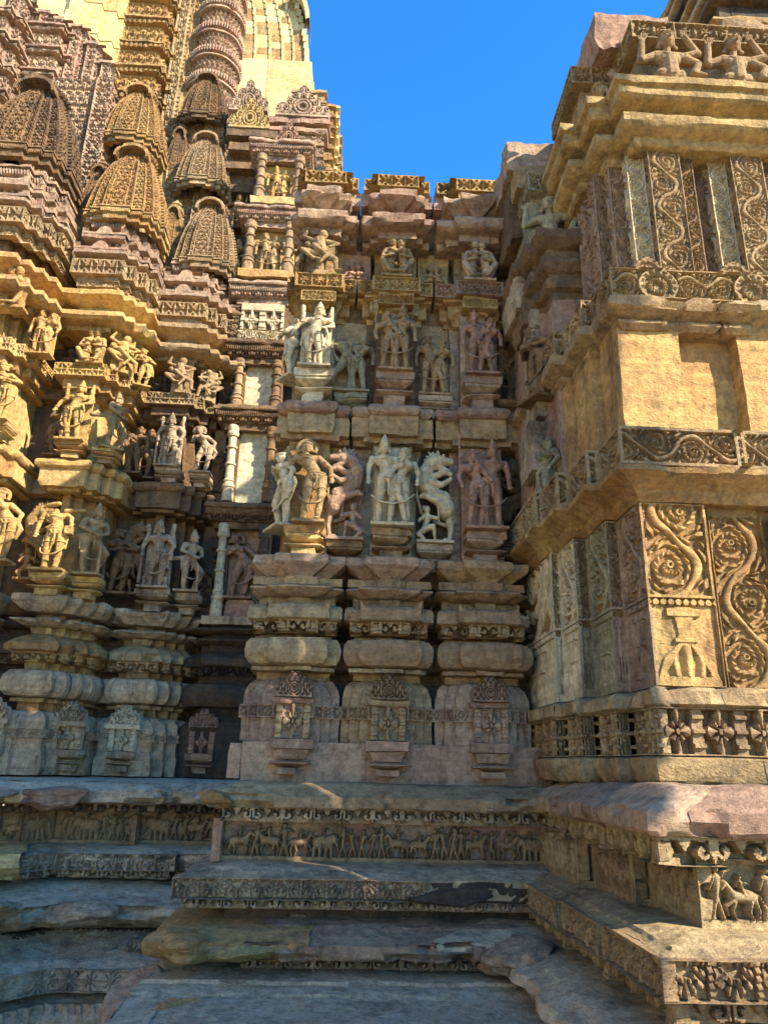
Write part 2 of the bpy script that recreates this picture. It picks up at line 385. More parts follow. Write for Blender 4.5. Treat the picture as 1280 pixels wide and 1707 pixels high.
def pteeth(U, V, L, H):
    w = fit(L, H*1.0); x = np.abs(((U/w) % 1-.5)*2); return np.where(x < .55*(V/H)**.6+.15, .95, 0)
def pscroll(U, V, L, H):
    """running leafy scroll"""
    return pvine(V-H/2, U+L/2+.37*H, H, L)
def pmed(U, V, L, H):
    """parapet ornament: big central eye flanked by foliage"""
    x = U/H; y = V/H-.45; r = np.hypot(x, y*1.05)
    h = .5+.5*np.cos(np.minimum(r, .62)*26)
    h = np.where(r < .55, ss(.25, .6, h)*(.8+.2*np.cos(np.arctan2(y, x)*14)), pvine(V-H*.5, np.abs(U)-.5*H, H, L))
    h = np.where((r > .53) & (r < .60), 1, np.where((r >= .6) & (r < .64), 0, h))
    return np.where(r < .09, .2, np.maximum(h, .03))
def plotus(U, V, L, H):
    """pointed eight-petalled flowers between moulded posts"""
    w = fit(L, H*.98); x = ((U/w+(.5 if round(L/w) % 2 else 0)) % 1-.5)*2; y = (V/H-.5)*2.05; ax = np.abs(x)
    a = np.arctan2(y, x*1.6); r = np.hypot(x*1.6, y); dm = ax*1.62+np.abs(y)
    pet = np.abs(np.cos(a*4))
    R0 = .50+.46*np.abs(np.cos(a*2))**1.6+.05*pet
    h = np.where(r < R0, .45+.55*pet**.6, 0); h = np.where(r < .17, 1, np.where(r < .22, .2, h))
    post = ax > .70; q = np.where(np.abs(np.abs(y)-.62) < .10, 1, np.where(np.abs(y) < .10, 1, .72))
    h = np.where(post, q, h); h = np.where((np.abs(y) < .05) & (ax > .5), np.maximum(h, .6), h)
    return np.where(np.abs(y) > .96, 1, h)
def ppot(U, V, L, H):
    """narrow-necked vase with leaves hanging from its mouth, under a row of beads"""
    x = np.abs(U)/L; y = V/H
    rm = np.interp(y, [0, .05, .3, .42, .47, .50, .56, .74, .80, .84, .86], [.46, .46, .34, .17, .10, .14, .10, .13, .24, .26, .12])
    h = np.where((x < rm) & (y < .87), .78, .42)
    leaf = (x < np.interp(y, [.0, .16, .45], [.34, .30, .05])) & (y < .45) & (y > .1)
    h = np.where(leaf, .6+.4*np.cos(U/L*40*(1-y)), h)
    h = np.where((y > .47) & (y < .52) & (x < .17), 1, h)
    h = np.where((y > .76) & (y < .85) & (x < .25), .98, h)
    bx = ((U/L*9) % 1-.5); by = (y-.92)*H/L*9
    h = np.where((y > .885) & (y < .955), np.where(np.hypot(bx, by) < .45, 1, 0), h)
    h = np.where((y > .955) & (y < .97), 0, h); h = np.where(x > .44, np.maximum(h, .42), h)
    return np.where(y > .97, 1, h)
def _cap(h, U, V, a, b, r0, r1, top=1.0, base=.25):
    ax, ay = a; bx, by = b; dx, dy = bx-ax, by-ay; l2 = dx*dx+dy*dy+1e-12
    t = np.clip(((U-ax)*dx+(V-ay)*dy)/l2, 0, 1); r = r0+(r1-r0)*t
    d = np.hypot(U-ax-dx*t, V-ay-dy*t)/r
    k = np.where(d < 1, base+(top-base)*np.sqrt(np.clip(1-d*d, 0, 1)), 0)
    np.maximum(h, k, out=h)
def _man(h, U, V, x, y, s, rg, lean=0, seat=False):
    hx = x+lean*s
    if seat:
        _cap(h, U, V, (x, y), (x+.12*s, y-.25*s), .08*s, .05*s)
        y0 = y
    else:
        _cap(h, U, V, (x, y+.45*s), (x-.12*s, y), .075*s, .045*s); _cap(h, U, V, (x, y+.45*s), (x+.13*s, y+.02*s), .075*s, .045*s); y0 = y+.45*s
    _cap(h, U, V, (x, y0), (hx, y0+.33*s), .08*s, .11*s); _cap(h, U, V, (hx, y0+.5*s), (hx+.01*s, y0+.53*s), .085*s, .07*s)
    a = rg.uniform(-1.2, 2.2); ex, ey = hx+.16*s*math.cos(a), y0+.34*s+.16*s*math.sin(a)
    _cap(h, U, V, (hx+.09*s, y0+.34*s), (ex, ey), .045*s, .04*s); _cap(h, U, V, (ex, ey), (ex+.14*s, ey+.08*s*rg.uniform(-1, 1.6)), .04*s, .03*s)
    _cap(h, U, V, (hx-.09*s, y0+.34*s), (hx-.2*s, y0+.12*s), .045*s, .035*s)
def _horse(h, U, V, x, y, s, rg, f=1):
    c = lambda a, b, r0, r1: _cap(h, U, V, (x+f*a[0]*s, y+a[1]*s), (x+f*b[0]*s, y+b[1]*s), r0*s, r1*s)
    c((-.3, .52), (.22, .55), .17, .16); c((.24, .6), (.42, .85), .12, .085); c((.42, .86), (.56, .72), .075, .05)
    c((-.34, .45), (-.42, .22), .09, .05); c((-.42, .22), (-.36, 0), .045, .04); c((-.24, .42), (-.16, .2), .08, .05); c((-.16, .2), (-.24, 0), .045, .04)
    c((.2, .42), (.3, .22), .07, .045); c((.3, .22), (.2, 0), .04, .04); c((.26, .45), (.46, .32), .06, .04); c((.46, .32), (.44, .12), .04, .035)
    c((-.46, .55), (-.58, .25), .05, .03); _man(h, U, V, x-.02*s*f, y+.68*s, s*.62, rg, .05*f, True)
def _eleph(h, U, V, x, y, s, rg, f=1):
    c = lambda a, b, r0, r1: _cap(h, U, V, (x+f*a[0]*s, y+a[1]*s), (x+f*b[0]*s, y+b[1]*s), r0*s, r1*s)
    c((-.28, .52), (.16, .56), .27, .25); c((.36, .68), (.42, .62), .19, .16); c((.5, .55), (.58, .25), .08, .05); c((.58, .25), (.7, .15), .05, .04)
    c((.28, .66), (.3, .5), .1, .07); c((-.42, .35), (-.44, 0), .1, .08); c((-.2, .3), (-.18, 0), .09, .08); c((.08, .3), (.04, 0), .09, .08); c((.26, .35), (.3, 0), .09, .08)
    c((-.54, .6), (-.6, .25), .03, .02); _man(h, U, V, x-.05*s, y+.78*s, s*.5, rg, .04, True)
def pfrieze(seed, sc=1.0):
    def fn(U, V, L, H):
        rg = random.Random(seed+int(L*97)); h = np.full(U.shape, .03)
        bb = H*.13; Hh = (H-bb)*.93*sc; x = -L/2+.35*Hh; Vb = V-bb
        while x < L/2-.25*Hh:
            k = rg.random()
            if k < .5: _man(h, U, Vb, x, 0, Hh*rg.uniform(.78, .95), rg, rg.uniform(-.1, .1)); x += Hh*rg.uniform(.22, .36)
            elif k < .8: x += .22*Hh; _horse(h, U, Vb, x, 0, Hh*rg.uniform(.72, .82), rg, rg.choice((1, 1, -1))); x += Hh*.50
            else: x += .28*Hh; _eleph(h, U, Vb, x, 0, Hh*rg.uniform(.74, .84), rg, rg.choice((1, -1))); x += Hh*.60
        return np.where(V < bb, .8, h)
    return fn
def relief(mb, c, w, h, fn, mask=None, depth=.03, res=.01, rz=0, thick=.05, tone=None, lean=0):
    """free carved slab facing -Y turned by rz, centre of its base at c"""
    nu = max(4, int(w/res)); nv = max(4, int(h/res)); U, V = np.meshgrid((np.linspace(0, 1, nu+1)-.5)*w, np.linspace(0, 1, nv+1)*h, indexing='ij')
    hh = np.clip(fn(U, V, w, h), 0, 1); dd = (1-hh)*depth
    ins = mask(U/w*2, V/h) if mask else np.ones(U.shape, bool)
    ins = ins.copy(); ins[0] = ins[-1] = False; ins[:, 0] = ins[:, -1] = False
    dd = np.where(ins, dd, thick)
    q = ins[:-1, :-1] | ins[1:, :-1] | ins[1:, 1:] | ins[:-1, 1:]
    X = U; Yv = dd+lean*V; Z = V
    G = np.stack([c[0]+X*math.cos(rz)-Yv*math.sin(rz), c[1]+X*math.sin(rz)+Yv*math.cos(rz), c[2]+Z], -1)
    G += wear(G, .5)
    mb.grid(G, rnd.random() if tone is None else tone, q)
def m_crest(x, y):
    ax = np.abs(x); return (y < .12) | ((y < 1-ax**1.4*.62-.06*np.cos(ax*18)) & (ax < .97)) & ((y < .72) | (ax < .3))
def m_tri(x, y):
    ax = np.abs(x); return y < 1.02-ax*.75+.07*np.sin(ax*16)
def parch(U, V, L, H):
    """large gable built of little horseshoe arches round a bigger one"""
    x = U/L*2; y = V/H; r = np.hypot(x*1.25, (y-.34)*1.7)
    j = np.floor(y*5.2); w = .30; xx = ((x/w+.5*(j % 2)) % 1-.5)*2; yy = (y*5.2) % 1
    q = np.hypot(xx*.9, (yy-.4)*1.2); fo = np.where(q < .22, 0, np.where(q < .5, 1, np.where(q < .62, .1, .8)))
    h = np.where(r < .15, 0, np.where(r < .26, 1, np.where(r < .31, .1, np.where(r < .42, .9, np.where(r < .47, 0, fo)))))
    return np.where(y < .08, 1, h)
# ------------------------------------------------------------------ carved figures: tapered limbs fused into one continuous surface
class Fig:
    def __init__(s): s.mb = MB()
    def cap(s, a, b, r0, r1, n=10, sx=1.0, sy=1.0):
        a = np.array(a, float); b = np.array(b, float); d = b-a; l = np.linalg.norm(d)
        d = d/l if l > 1e-6 else np.array([0, 0, 1.])
        e = np.array([1., 0, 0]) if abs(d[0]) < .9 else np.array([0, 1., 0])
        e1 = e-d*(e@d); e1 /= np.linalg.norm(e1); e2 = np.cross(d, e1)
        rows = []
        for k in range(5): t = math.pi/2*(1-k/4); rows.append((-math.sin(t)*r0, math.cos(t)*r0))
        for k in range(1, 5): t = math.pi/2*k/4; rows.append((l+math.sin(t)*r1, math.cos(t)*r1))
        A = np.linspace(0, 2*math.pi, n+1)
        G = np.stack([a+d*h+(np.cos(A)[:, None]*e1*sx+np.sin(A)[:, None]*e2*sy)*max(r, 1e-4) for h, r in rows], 1)
        s.mb.grid(G, .5); return s
    def ell(s, c, r):
        A = np.linspace(0, 2*math.pi, 15); B = np.linspace(0, math.pi, 9)
        a, b = np.meshgrid(A, B, indexing='ij')
        s.mb.grid(np.stack([c[0]+r[0]*np.cos(a)*np.sin(b), c[1]+r[1]*np.sin(a)*np.sin(b), c[2]-r[2]*np.cos(b)], -1), .5); return s
    def chain(s, pts, rs):
        if np.ndim(rs) == 0: rs = [rs]*len(pts)
        for i in range(len(pts)-1): s.cap(pts[i], pts[i+1], rs[i], rs[i+1], 8)
        return s
    def ring(s, c, rx, ry, r, tilt=0, n=14, a0=0, a1=2*math.pi):
        p = []
        for k in range(n+1): a = a0+(a1-a0)*k/n; p.append((c[0]+rx*math.cos(a), c[1]+ry*math.sin(a), c[2]+tilt*math.cos(a)))
        return s.chain(p, r)
    def block(s, x0, x1, y0, y1, z0, z1):
        c = np.array([[x, y, z] for x in (x0, x1) for y in (y0, y1) for z in (z0, z1)])
        Q = [(0, 1, 3, 2), (4, 6, 7, 5), (0, 4, 5, 1), (2, 3, 7, 6), (0, 2, 6, 4), (1, 5, 7, 3)]
        s.mb.add(c, Q, .5); return s
    def done(s, name, mat, voxel=.0085, wr=.35):
        me = s.mb.mesh(name, mat); o = bpy.data.objects.new(name, me); COL.objects.link(o)
        m = o.modifiers.new('r', 'REMESH'); m.mode = 'VOXEL'; m.voxel_size = voxel; m.use_smooth_shade = True
        sm = o.modifiers.new('s', 'SMOOTH'); sm.factor = .5; sm.iterations = 1
        bpy.context.view_layer.update()
        dg = bpy.context.evaluated_depsgraph_get(); e = o.evaluated_get(dg); n = bpy.data.meshes.new_from_object(e)
        bpy.data.objects.remove(o); bpy.data.meshes.remove(me)
        co = np.empty(len(n.vertices)*3, np.float32); n.vertices.foreach_get('co', co); P = co.reshape(-1, 3).astype(float)
        P += wear(P, wr); n.vertices.foreach_set('co', P.astype(np.float32).ravel())
        n.name = name
        if not len(n.materials): n.materials.append(mat)
        n.polygons.foreach_set('use_smooth', np.ones(len(n.polygons), dtype=bool)); n.update()
        return n

def human(f, ox=0, oz=0, k=1.0, sway=.03, fem=False, aL=None, aR=None, lL=None, lR=None, turn=0, tilt=0, crown='tall', head=True, lean=0, oy=0, hair=0, sash=True, extra=None):
    """standing body, total height about k with crown; x to the viewer's right, facing -y"""
    c, sn = math.cos(turn), math.sin(turn)
    def T(p): x, y, z = p; return (ox+(x*c-y*sn)*k, oy+(x*sn+y*c)*k, oz+z*k)
    C = lambda a, b, r0, r1, **q: f.cap(T(a), T(b), r0*k, r1*k, **q)
    E_ = lambda p, r: f.ell(T(p), tuple(v*k for v in r))
    hw = .072 if fem else .062; ww = .050 if fem else .060; sw = .098 if fem else .118
    hip = (sway, 0, .50); ch = (-sway*.5+lean, -.005, .685)
    # torso
    E_((hip[0], 0, .492), (hw+.035, .066, .062)); C((hip[0], 0, .51), (hip[0]*.4+lean*.3, -.005, .60), hw*.95, ww)
    E_((hip[0]*.5+lean*.3, -.012, .575), (ww+.008, .052, .05))
    C((hip[0]*.4+lean*.3, 0, .60), ch, ww, .074); C((ch[0]-sw*.62, 0, .705), (ch[0]+sw*.62, 0, .705), .046, .046)
    E_((ch[0], -.012, .675), (.088, .052, .055))
    if fem:
        for s in (-1, 1): E_((ch[0]+s*.047, -.052, .672), (.043, .045, .043))
    else:
        for s in (-1, 1): E_((ch[0]+s*.04, -.042, .685), (.042, .024, .03))
    nk = (ch[0]-sway*.25, -.004, .775); C((ch[0], 0, .72), nk, .036, .03)
    f.ring(T((ch[0], -.02, .722)), .062*k, .05*k, .010*k, n=12); f.ring(T((ch[0], -.035, .69)), .05*k, .045*k, .006*k, n=12)
    # girdle, folds
    f.ring(T((hip[0], 0, .535)), .088*k, .062*k, .012*k); f.ring(T((hip[0], 0, .508)), .103*k, .070*k, .009*k)
    f.chain([T((hip[0]-.05, -.07, .50)), T((hip[0]-.02, -.082, .46)), T((hip[0]+.02, -.082, .46)), T((hip[0]+.05, -.07, .5))], .008*k)
    f.chain([T((hip[0], -.075, .5)), T((hip[0]+.01, -.085, .40)), T((hip[0]+.005, -.07, .31))], [.012*k, .012*k, .007*k])
    # legs
    for s, g in ((-1, lL), (1, lR)):
        kn, an = g or ((sway*.6+s*.062, -.02, .275), (s*.055, .005, .045))
        h0 = (hip[0]+s*.05, 0, .475)
        C(h0, kn, .066 if fem else .062, .039); C(kn, (kn[0]*.4+an[0]*.6, kn[1]*.4+an[1]*.6+.01, kn[2]*.4+an[2]*.6), .038, .033); C((kn[0]*.45+an[0]*.55, kn[1]*.45+an[1]*.55+.008, kn[2]*.45+an[2]*.55), an, .036, .022)
        dx = .03*s; C((an[0], an[1]+.012, an[2]-.022), (an[0]+dx, an[1]-.062, an[2]-.028), .022, .017, sx=1.2)
        f.ring(T((an[0], an[1], an[2]+.018)), .028*k, .028*k, .008*k, n=9)
        f.ring(T((h0[0]*.45+kn[0]*.55, h0[1]*.45+kn[1]*.55, h0[2]*.45+kn[2]*.55)), .054*k, .054*k, .006*k, n=10)
    # arms
    defL = ((-sw-.045, .0, .595), (-sw-.035, -.03, .49)); defR = ((sw+.045, .0, .595), (sw+.035, -.03, .49))
    for s, g in ((-1, aL), (1, aR)):
        arms = g if isinstance(g, list) else [g or (defL if s < 0 else defR)]
        for el, ha in arms:
            sh = (ch[0]+s*sw, 0, .712); C(sh, el, .037, .027); C(el, ha, .028, .018)
            d = np.array(ha)-np.array(el); d = d/np.linalg.norm(d)
            h2 = np.array(ha)+d*.012; p = np.cross(d, (0, 1, 0)); pn = np.linalg.norm(p); p = p/pn if pn > .1 else np.array([1., 0, 0])
            C(ha, tuple(h2+d*.02), .020, .019)
            for q in (-1.3, -.45, .4, 1.2): C(tuple(h2+d*.02+p*q*.012), tuple(h2+d*(.052-.004*abs(q))+p*q*.014+np.array([0, -.008, 0])), .0075, .006, n=6)
            C(tuple(h2+p*.016), tuple(h2+p*.034+d*.022), .008, .006, n=6)
            m = np.array(sh)*.5+np.array(el)*.5; f.ring(T(tuple(m)), .035*k, .035*k, .007*k, n=9)
            f.ring(T(tuple(np.array(ha)-d*.012)), .023*k, .023*k, .007*k, n=8)
    if head:
        hc = (nk[0]+tilt*.3, -.012, .828)
        E_(hc, (.047, .050, .058)); E_((hc[0], -.024, hc[2]-.03), (.033, .032, .032))
        C((hc[0], -.058, hc[2]+.008), (hc[0], -.068, hc[2]-.014), .006, .010, n=6)            # nose
        for s in (-1, 1):
            E_((hc[0]+s*.019, -.054, hc[2]+.008), (.011, .006, .0065)); C((hc[0]+s*.008, -.060, hc[2]+.020), (hc[0]+s*.030, -.052, hc[2]+.022), .004, .003, n=6)
            E_((hc[0]+s*.050, -.008, hc[2]-.004), (.010, .016, .026)); E_((hc[0]+s*.054, -.012, hc[2]-.034), (.016, .012, .016))
        E_((hc[0], -.056, hc[2]-.028), (.017, .008, .005)); E_((hc[0], -.056, hc[2]-.036), (.013, .008, .0045))
        f.ring(T((hc[0], -.012, hc[2]+.034)), .050*k, .052*k, .010*k, n=14)
        z = hc[2]+.03
        if crown == 'tall':
            C((hc[0], -.005, z), (hc[0], -.002, z+.055), .045, .036); C((hc[0], 0, z+.05), (hc[0], 0, z+.10), .036, .020); C((hc[0], 0, z+.10), (hc[0], 0, z+.125), .014, .012)
            for q, r in ((.03, .044), (.058, .037), (.085, .029)): f.ring(T((hc[0], -.002, z+q)), r*k, r*k, .006*k, n=12)
        elif crown == 'bun':
            E_((hc[0], .0, z+.01), (.052, .052, .042)); E_((hc[0]+.045+tilt*.2, .02, z+.02), (.036, .034, .034)); f.ring(T((hc[0], 0, z+.015)), .05*k, .05*k, .006*k)
        elif crown == 'top':
            E_((hc[0], .0, z+.005), (.050, .050, .035)); E_((hc[0], 0, z+.045), (.030, .030, .030)); f.ring(T((hc[0], 0, z+.028)), .026*k, .026*k, .008*k, n=9)
        elif crown == 'halo':
            E_((hc[0], .0, z+.005), (.055, .05, .04)); f.ring((T(hc)[0], T(hc)[1]+.03*k, T(hc)[2]+.01*k), .01, .01, .01)
            for q in range(16):
                a = math.pi*(-.15+1.3*q/15); f.cap(T((hc[0]+.082*math.cos(a), .02, hc[2]+.01+.086*math.sin(a))), T((hc[0]+.098*math.cos(a), .02, hc[2]+.01+.102*math.sin(a))), .018*k, .012*k, n=7)
    if sash:
        p = []
        for q in range(15):
            a = math.pi*q/14; p.append(T((hip[0]*.5-.118*math.cos(a), -.035-.045*math.sin(a), .30-.11*math.sin(a)-.02*math.cos(a))))
        f.chain(p, .011*k); f.chain([T((hip[0]-.118, -.03, .31)), T((hip[0]-.118, -.01, .44)), T((hip[0]-.09, 0, .50))], .010*k); f.chain([T((hip[0]+.118, -.03, .28)), T((hip[0]+.118, -.01, .42)), T((hip[0]+.09, 0, .50))], .010*k)
    return T
def stele(f, w, h, z0=-.0, d=.03, yo=.07): f.block(-w, w, yo, yo+d, z0, h); return f
FM = {}
def G1(key, fn, **q):
    f = Fig(); fn(f); FM[key] = f.done('statue', M_och, **q)
def foot(f, w=.17, d=.11, h=.02): f.block(-w, w, -d, .10, -.012, h)
UP = lambda s, x=.17, z=.80: ((s*x*1.05, .0, .66), (s*x, -.01, z))
def s_deity(f):
    foot(f); human(f, sway=.02, aL=[((-.175, .0, .60), (-.165, -.04, .49)), ((-.165, .03, .655), (-.140, .02, .78))], aR=[((.175, .0, .60), (.155, -.05, .50)), ((.165, .03, .655), (.140, .02, .78))])
    f.cap((.140, .02, .80), (.145, .02, .91), .022, .030); f.cap((-.140, .02, .80), (-.145, .02, .90), .026, .026); f.ring((-.145, 0, .86), .034, .034, .008); stele(f, .15, .80)
    f.cap((-.17, -.03, .46), (-.17, -.03, .08), .014, .022); f.cap((.16, -.05, .47), (.165, -.05, .40), .028, .020)
    for s in (-1, 1): f.cap((s*.12, 0, 0), (s*.12, 0, .12), .028, .02); f.ell((s*.12, -.01, .145), (.024, .024, .026))
def s_deity2(f):
    foot(f); human(f, sway=-.035, aL=[((-.20, .0, .63), (-.235, -.02, .52)), ((-.165, .03, .655), (-.150, .02, .77))], aR=[((.165, -.01, .62), (.10, -.07, .56)), ((.17, .03, .655), (.15, .02, .77))])
    f.cap((-.15, .02, .79), (-.155, .02, .92), .018, .03); f.cap((.15, .02, .79), (.155, .02, .92), .030, .020); stele(f, .16, .78)
    f.chain([(.1, -.08, .56), (.13, -.09, .45), (.12, -.08, .3)], .013)
    for s in (-1,): f.cap((s*.13, 0, 0), (s*.13, 0, .12), .028, .02); f.ell((s*.13, -.01, .145), (.024, .024, .026))
def s_headless(f):
    foot(f); human(f, sway=.025, head=False, aL=((-.17, -.01, .60), (-.17, -.04, .47)), aR=((.15, -.01, .68), (.17, -.05, .60)))
    f.block(.12, .20, -.08, -.02, .46, .56); f.cap((.08, 0, .78), (.25, .02, .80), .03, .025)
    f.chain([(.0, -.03, .86), (-.10, -.0, .845)], [.03, .04])
def s_guard(f):
    foot(f, .15); human(f, sway=-.03, turn=.9, aL=((-.16, -.02, .60), (-.06, -.12, .52)), aR=((.15, -.03, .60), (.02, -.14, .52)), lR=((.12, -.10, .30), (.10, .02, .06)))
    f.cap((-.28, -.06, .475), (-.06, -.09, .50), .034, .03); f.cap((.12, -.05, .40), (.12, -.05, .04), .012, .02)
def s_side(f):
    foot(f, .13); human(f, sway=.03, turn=-1.0, fem=True, crown='bun', aL=((-.15, -.03, .62), (-.12, -.12, .72)), aR=((.17, -.03, .60), (.07, -.13, .62)))
def s_dancer(f):
    foot(f, .16); human(f, sway=.06, fem=True, lean=-.02, tilt=-.05, crown='halo', aL=((-.17, .0, .62), (-.06, -.08, .66)), aR=((.17, .0, .60), (.16, -.02, .50)), lL=((-.05, -.05, .28), (-.07, .0, .05)))
    f.chain([(.16, -.02, .5), (.2, -.03, .4), (.17, -.04, .28)], [.02, .03, .015])
def s_girl(f):
    foot(f, .15); human(f, sway=.055, fem=True, crown='bun', tilt=.03, aL=((-.17, .0, .61), (-.05, -.09, .58)), aR=((.18, .0, .61), (.06, -.09, .60)), lean=-.01)
    f.chain([(-.13, .03, .7), (-.17, .04, .5), (-.16, .04, .2), (-.12, .03, .05)], [.02, .02, .025, .02])
def s_girl2(f):
    foot(f, .15); human(f, sway=-.055, fem=True, crown='top', tilt=-.05, aL=((-.16, .01, .70), (-.10, .0, .86)), aR=((.17, .0, .61), (.12, -.06, .50)), lR=((.07, -.08, .30), (.02, .0, .06)))
def s_dancer2(f):
    """dancer leaning with raised arms, seen on the corner"""
    foot(f, .15); human(f, sway=.05, fem=False, crown='halo', tilt=.04, lean=-.03, aL=((-.20, .0, .64), (-.22, -.05, .74)), aR=((.18, -.02, .60), (.19, -.03, .49)), lL=((-.03, -.06, .28), (-.06, .0, .05)), lR=((.10, -.04, .28), (.07, .0, .05)))
def couple(f, cr=('tall', 'bun'), flip=False, k=.97, emb=True):
    stele(f, .17, .86, d=.02)
    f.block(-.20, .20, -.10, .10, -.012, .02)
    s = -1 if flip else 1
    human(f, ox=-.075*s, k=k, sway=.025*s, tilt=.03*s, crown=cr[0], aL=((-.16, .0, .60), (-.16, -.03, .48)) if s > 0 else ((-.12, -.05, .61), (-.15, -.08, .655)), aR=((.12, -.05, .61), (.15, -.08, .655)) if s > 0 else ((.16, .0, .60), (.16, -.03, .48)), sash=False)
    human(f, ox=.095*s, k=k*.93, sway=-.045*s, tilt=-.06*s, fem=True, crown=cr[1], oy=-.005, aL=((-.10, -.05, .62), (-.13, -.08, .56)) if s > 0 else ((-.165, .0, .60), (-.15, -.04, .50)), aR=((.165, .0, .60), (.15, -.04, .50)) if s > 0 else ((.10, -.05, .62), (.13, -.08, .56)), sash=False,
          lL=((-.02, -.06, .28), (.03, -.03, .05)) if s > 0 else None)
    f.chain([(-.2, -.04, .3), (-.12, -.085, .22), (0, -.09, .2), (.12, -.085, .23), (.2, -.04, .32)], .010)
def s_couple(f): couple(f)
def s_couple2(f):
    couple(f, ('tall', 'top'), True); f.cap((-.24, -.02, .50), (-.24, -.02, .98), .010, .010)
    for q in (-.03, 0, .03): f.cap((-.24, -.02, .93), (-.24+q, -.02, 1.0), .008, .008)
def s_couple3(f): couple(f, ('top', 'bun'), False, 1.0)
def s_couple_broken(f):
    f.block(-.2, .2, -.1, .1, -.012, .02)
    human(f, ox=-.08, k=.98, sway=.05, head=False, aL=((-.13, .0, .60), (-.09, -.03, .5)), aR=((.12, -.05, .61), (.14, -.07, .55)), sash=False, lL=((-.10, -.03, .28), (-.14, 0, .05)))
    human(f, ox=.09, k=.93, sway=-.05, fem=True, crown='top', aL=((-.12, -.03, .62), (-.11, -.08, .7)), aR=((.16, 0, .6), (.15, -.02, .5)), sash=False)
def s_embrace(f):
    """two seated bodies leaning into each other"""
    f.block(-.23, .23, -.10, .10, -.02, .03)
    for s, fm in ((-1, False), (1, True)):
        f.cap((s*.12, 0, .12), (s*.10, 0, .40), .085, .075); f.cap((s*.10, 0, .40), (s*.07, -.01, .55), .075, .095); f.cap((s*.16, 0, .60), (s*.0, -.01, .58), .05, .05)
        f.cap((s*.06, -.0, .62), (s*.05, -.01, .70), .04, .04); f.ell((s*.055, -.02, .775), (.062, .062, .072)); f.ell((s*.07, .01, .84), (.06, .055, .05)); f.ell((s*.12, .02, .83), (.04, .04, .04))
        f.cap((s*.13, -.02, .12), (s*.22, -.10, .30), .07, .05); f.cap((s*.22, -.1, .30), (s*.10, -.12, .06), .048, .03); f.cap((s*.1, -.12, .06), (s*.02, -.15, .05), .03, .02)
        f.cap((s*.17, 0, .59), (s*.22, -.05, .42), .042, .032); f.cap((s*.22, -.05, .42), (s*.04, -.12, .40), .032, .022)
        f.cap((s*.15, 0, .6), (-s*.02, -.08, .52), .038, .028); f.cap((-s*.02, -.08, .52), (-s*.12, -.10, .56), .028, .02)
        f.ring((s*.11, 0, .27), .10, .085, .014); f.ring((s*.06, -.01, .70), .05, .05, .010)
        if fm: f.ell((s*.04, -.085, .53), (.04, .04, .04)); f.ell((s*.12, -.085, .53), (.04, .04, .04))
def s_flyer(f):
    """acrobatic pair with limbs thrown out"""
    f.block(-.12, .12, -.06, .1, -.02, .06); f.block(-.2, .2, .05, .10, .0, .95)
    f.cap((0, 0, .10), (.02, -.03, .42), .07, .09); f.cap((.02, -.03, .42), (-.03, -.05, .66), .085, .10); f.ell((.02, -.07, .80), (.075, .075, .085)); f.ell((.03, -.03, .88), (.07, .06, .05))
    f.cap((-.1, -.05, .66), (-.27, -.07, .74), .05, .035); f.cap((-.27, -.07, .74), (-.20, -.1, .9), .034, .022)
    f.cap((.08, -.05, .66), (.25, -.08, .60), .05, .035); f.cap((.25, -.08, .6), (.13, -.15, .47), .034, .022)
    f.cap((-.04, -.05, .38), (-.27, -.12, .40), .075, .05); f.cap((-.27, -.12, .40), (-.10, -.14, .22), .048, .03); f.cap((-.1, -.14, .22), (-.02, -.16, .20), .03, .02)
    f.cap((.05, -.05, .38), (.22, -.10, .25), .075, .05); f.cap((.22, -.1, .25), (.24, -.08, .04), .045, .03); f.cap((.24, -.08, .04), (.30, -.12, .02), .03, .02)
    f.cap((-.18, -.02, .55), (-.02, -.12, .52), .05, .045); f.ell((-.21, -.03, .60), (.06, .06, .065)); f.cap((-.1, -.13, .5), (.1, -.14, .30), .05, .035); f.cap((.1, -.14, .3), (.0, -.16, .12), .034, .022)
    f.ring((0, -.03, .42), .10, .09, .014); f.ring((-.0, -.05, .72), .06, .06, .012)
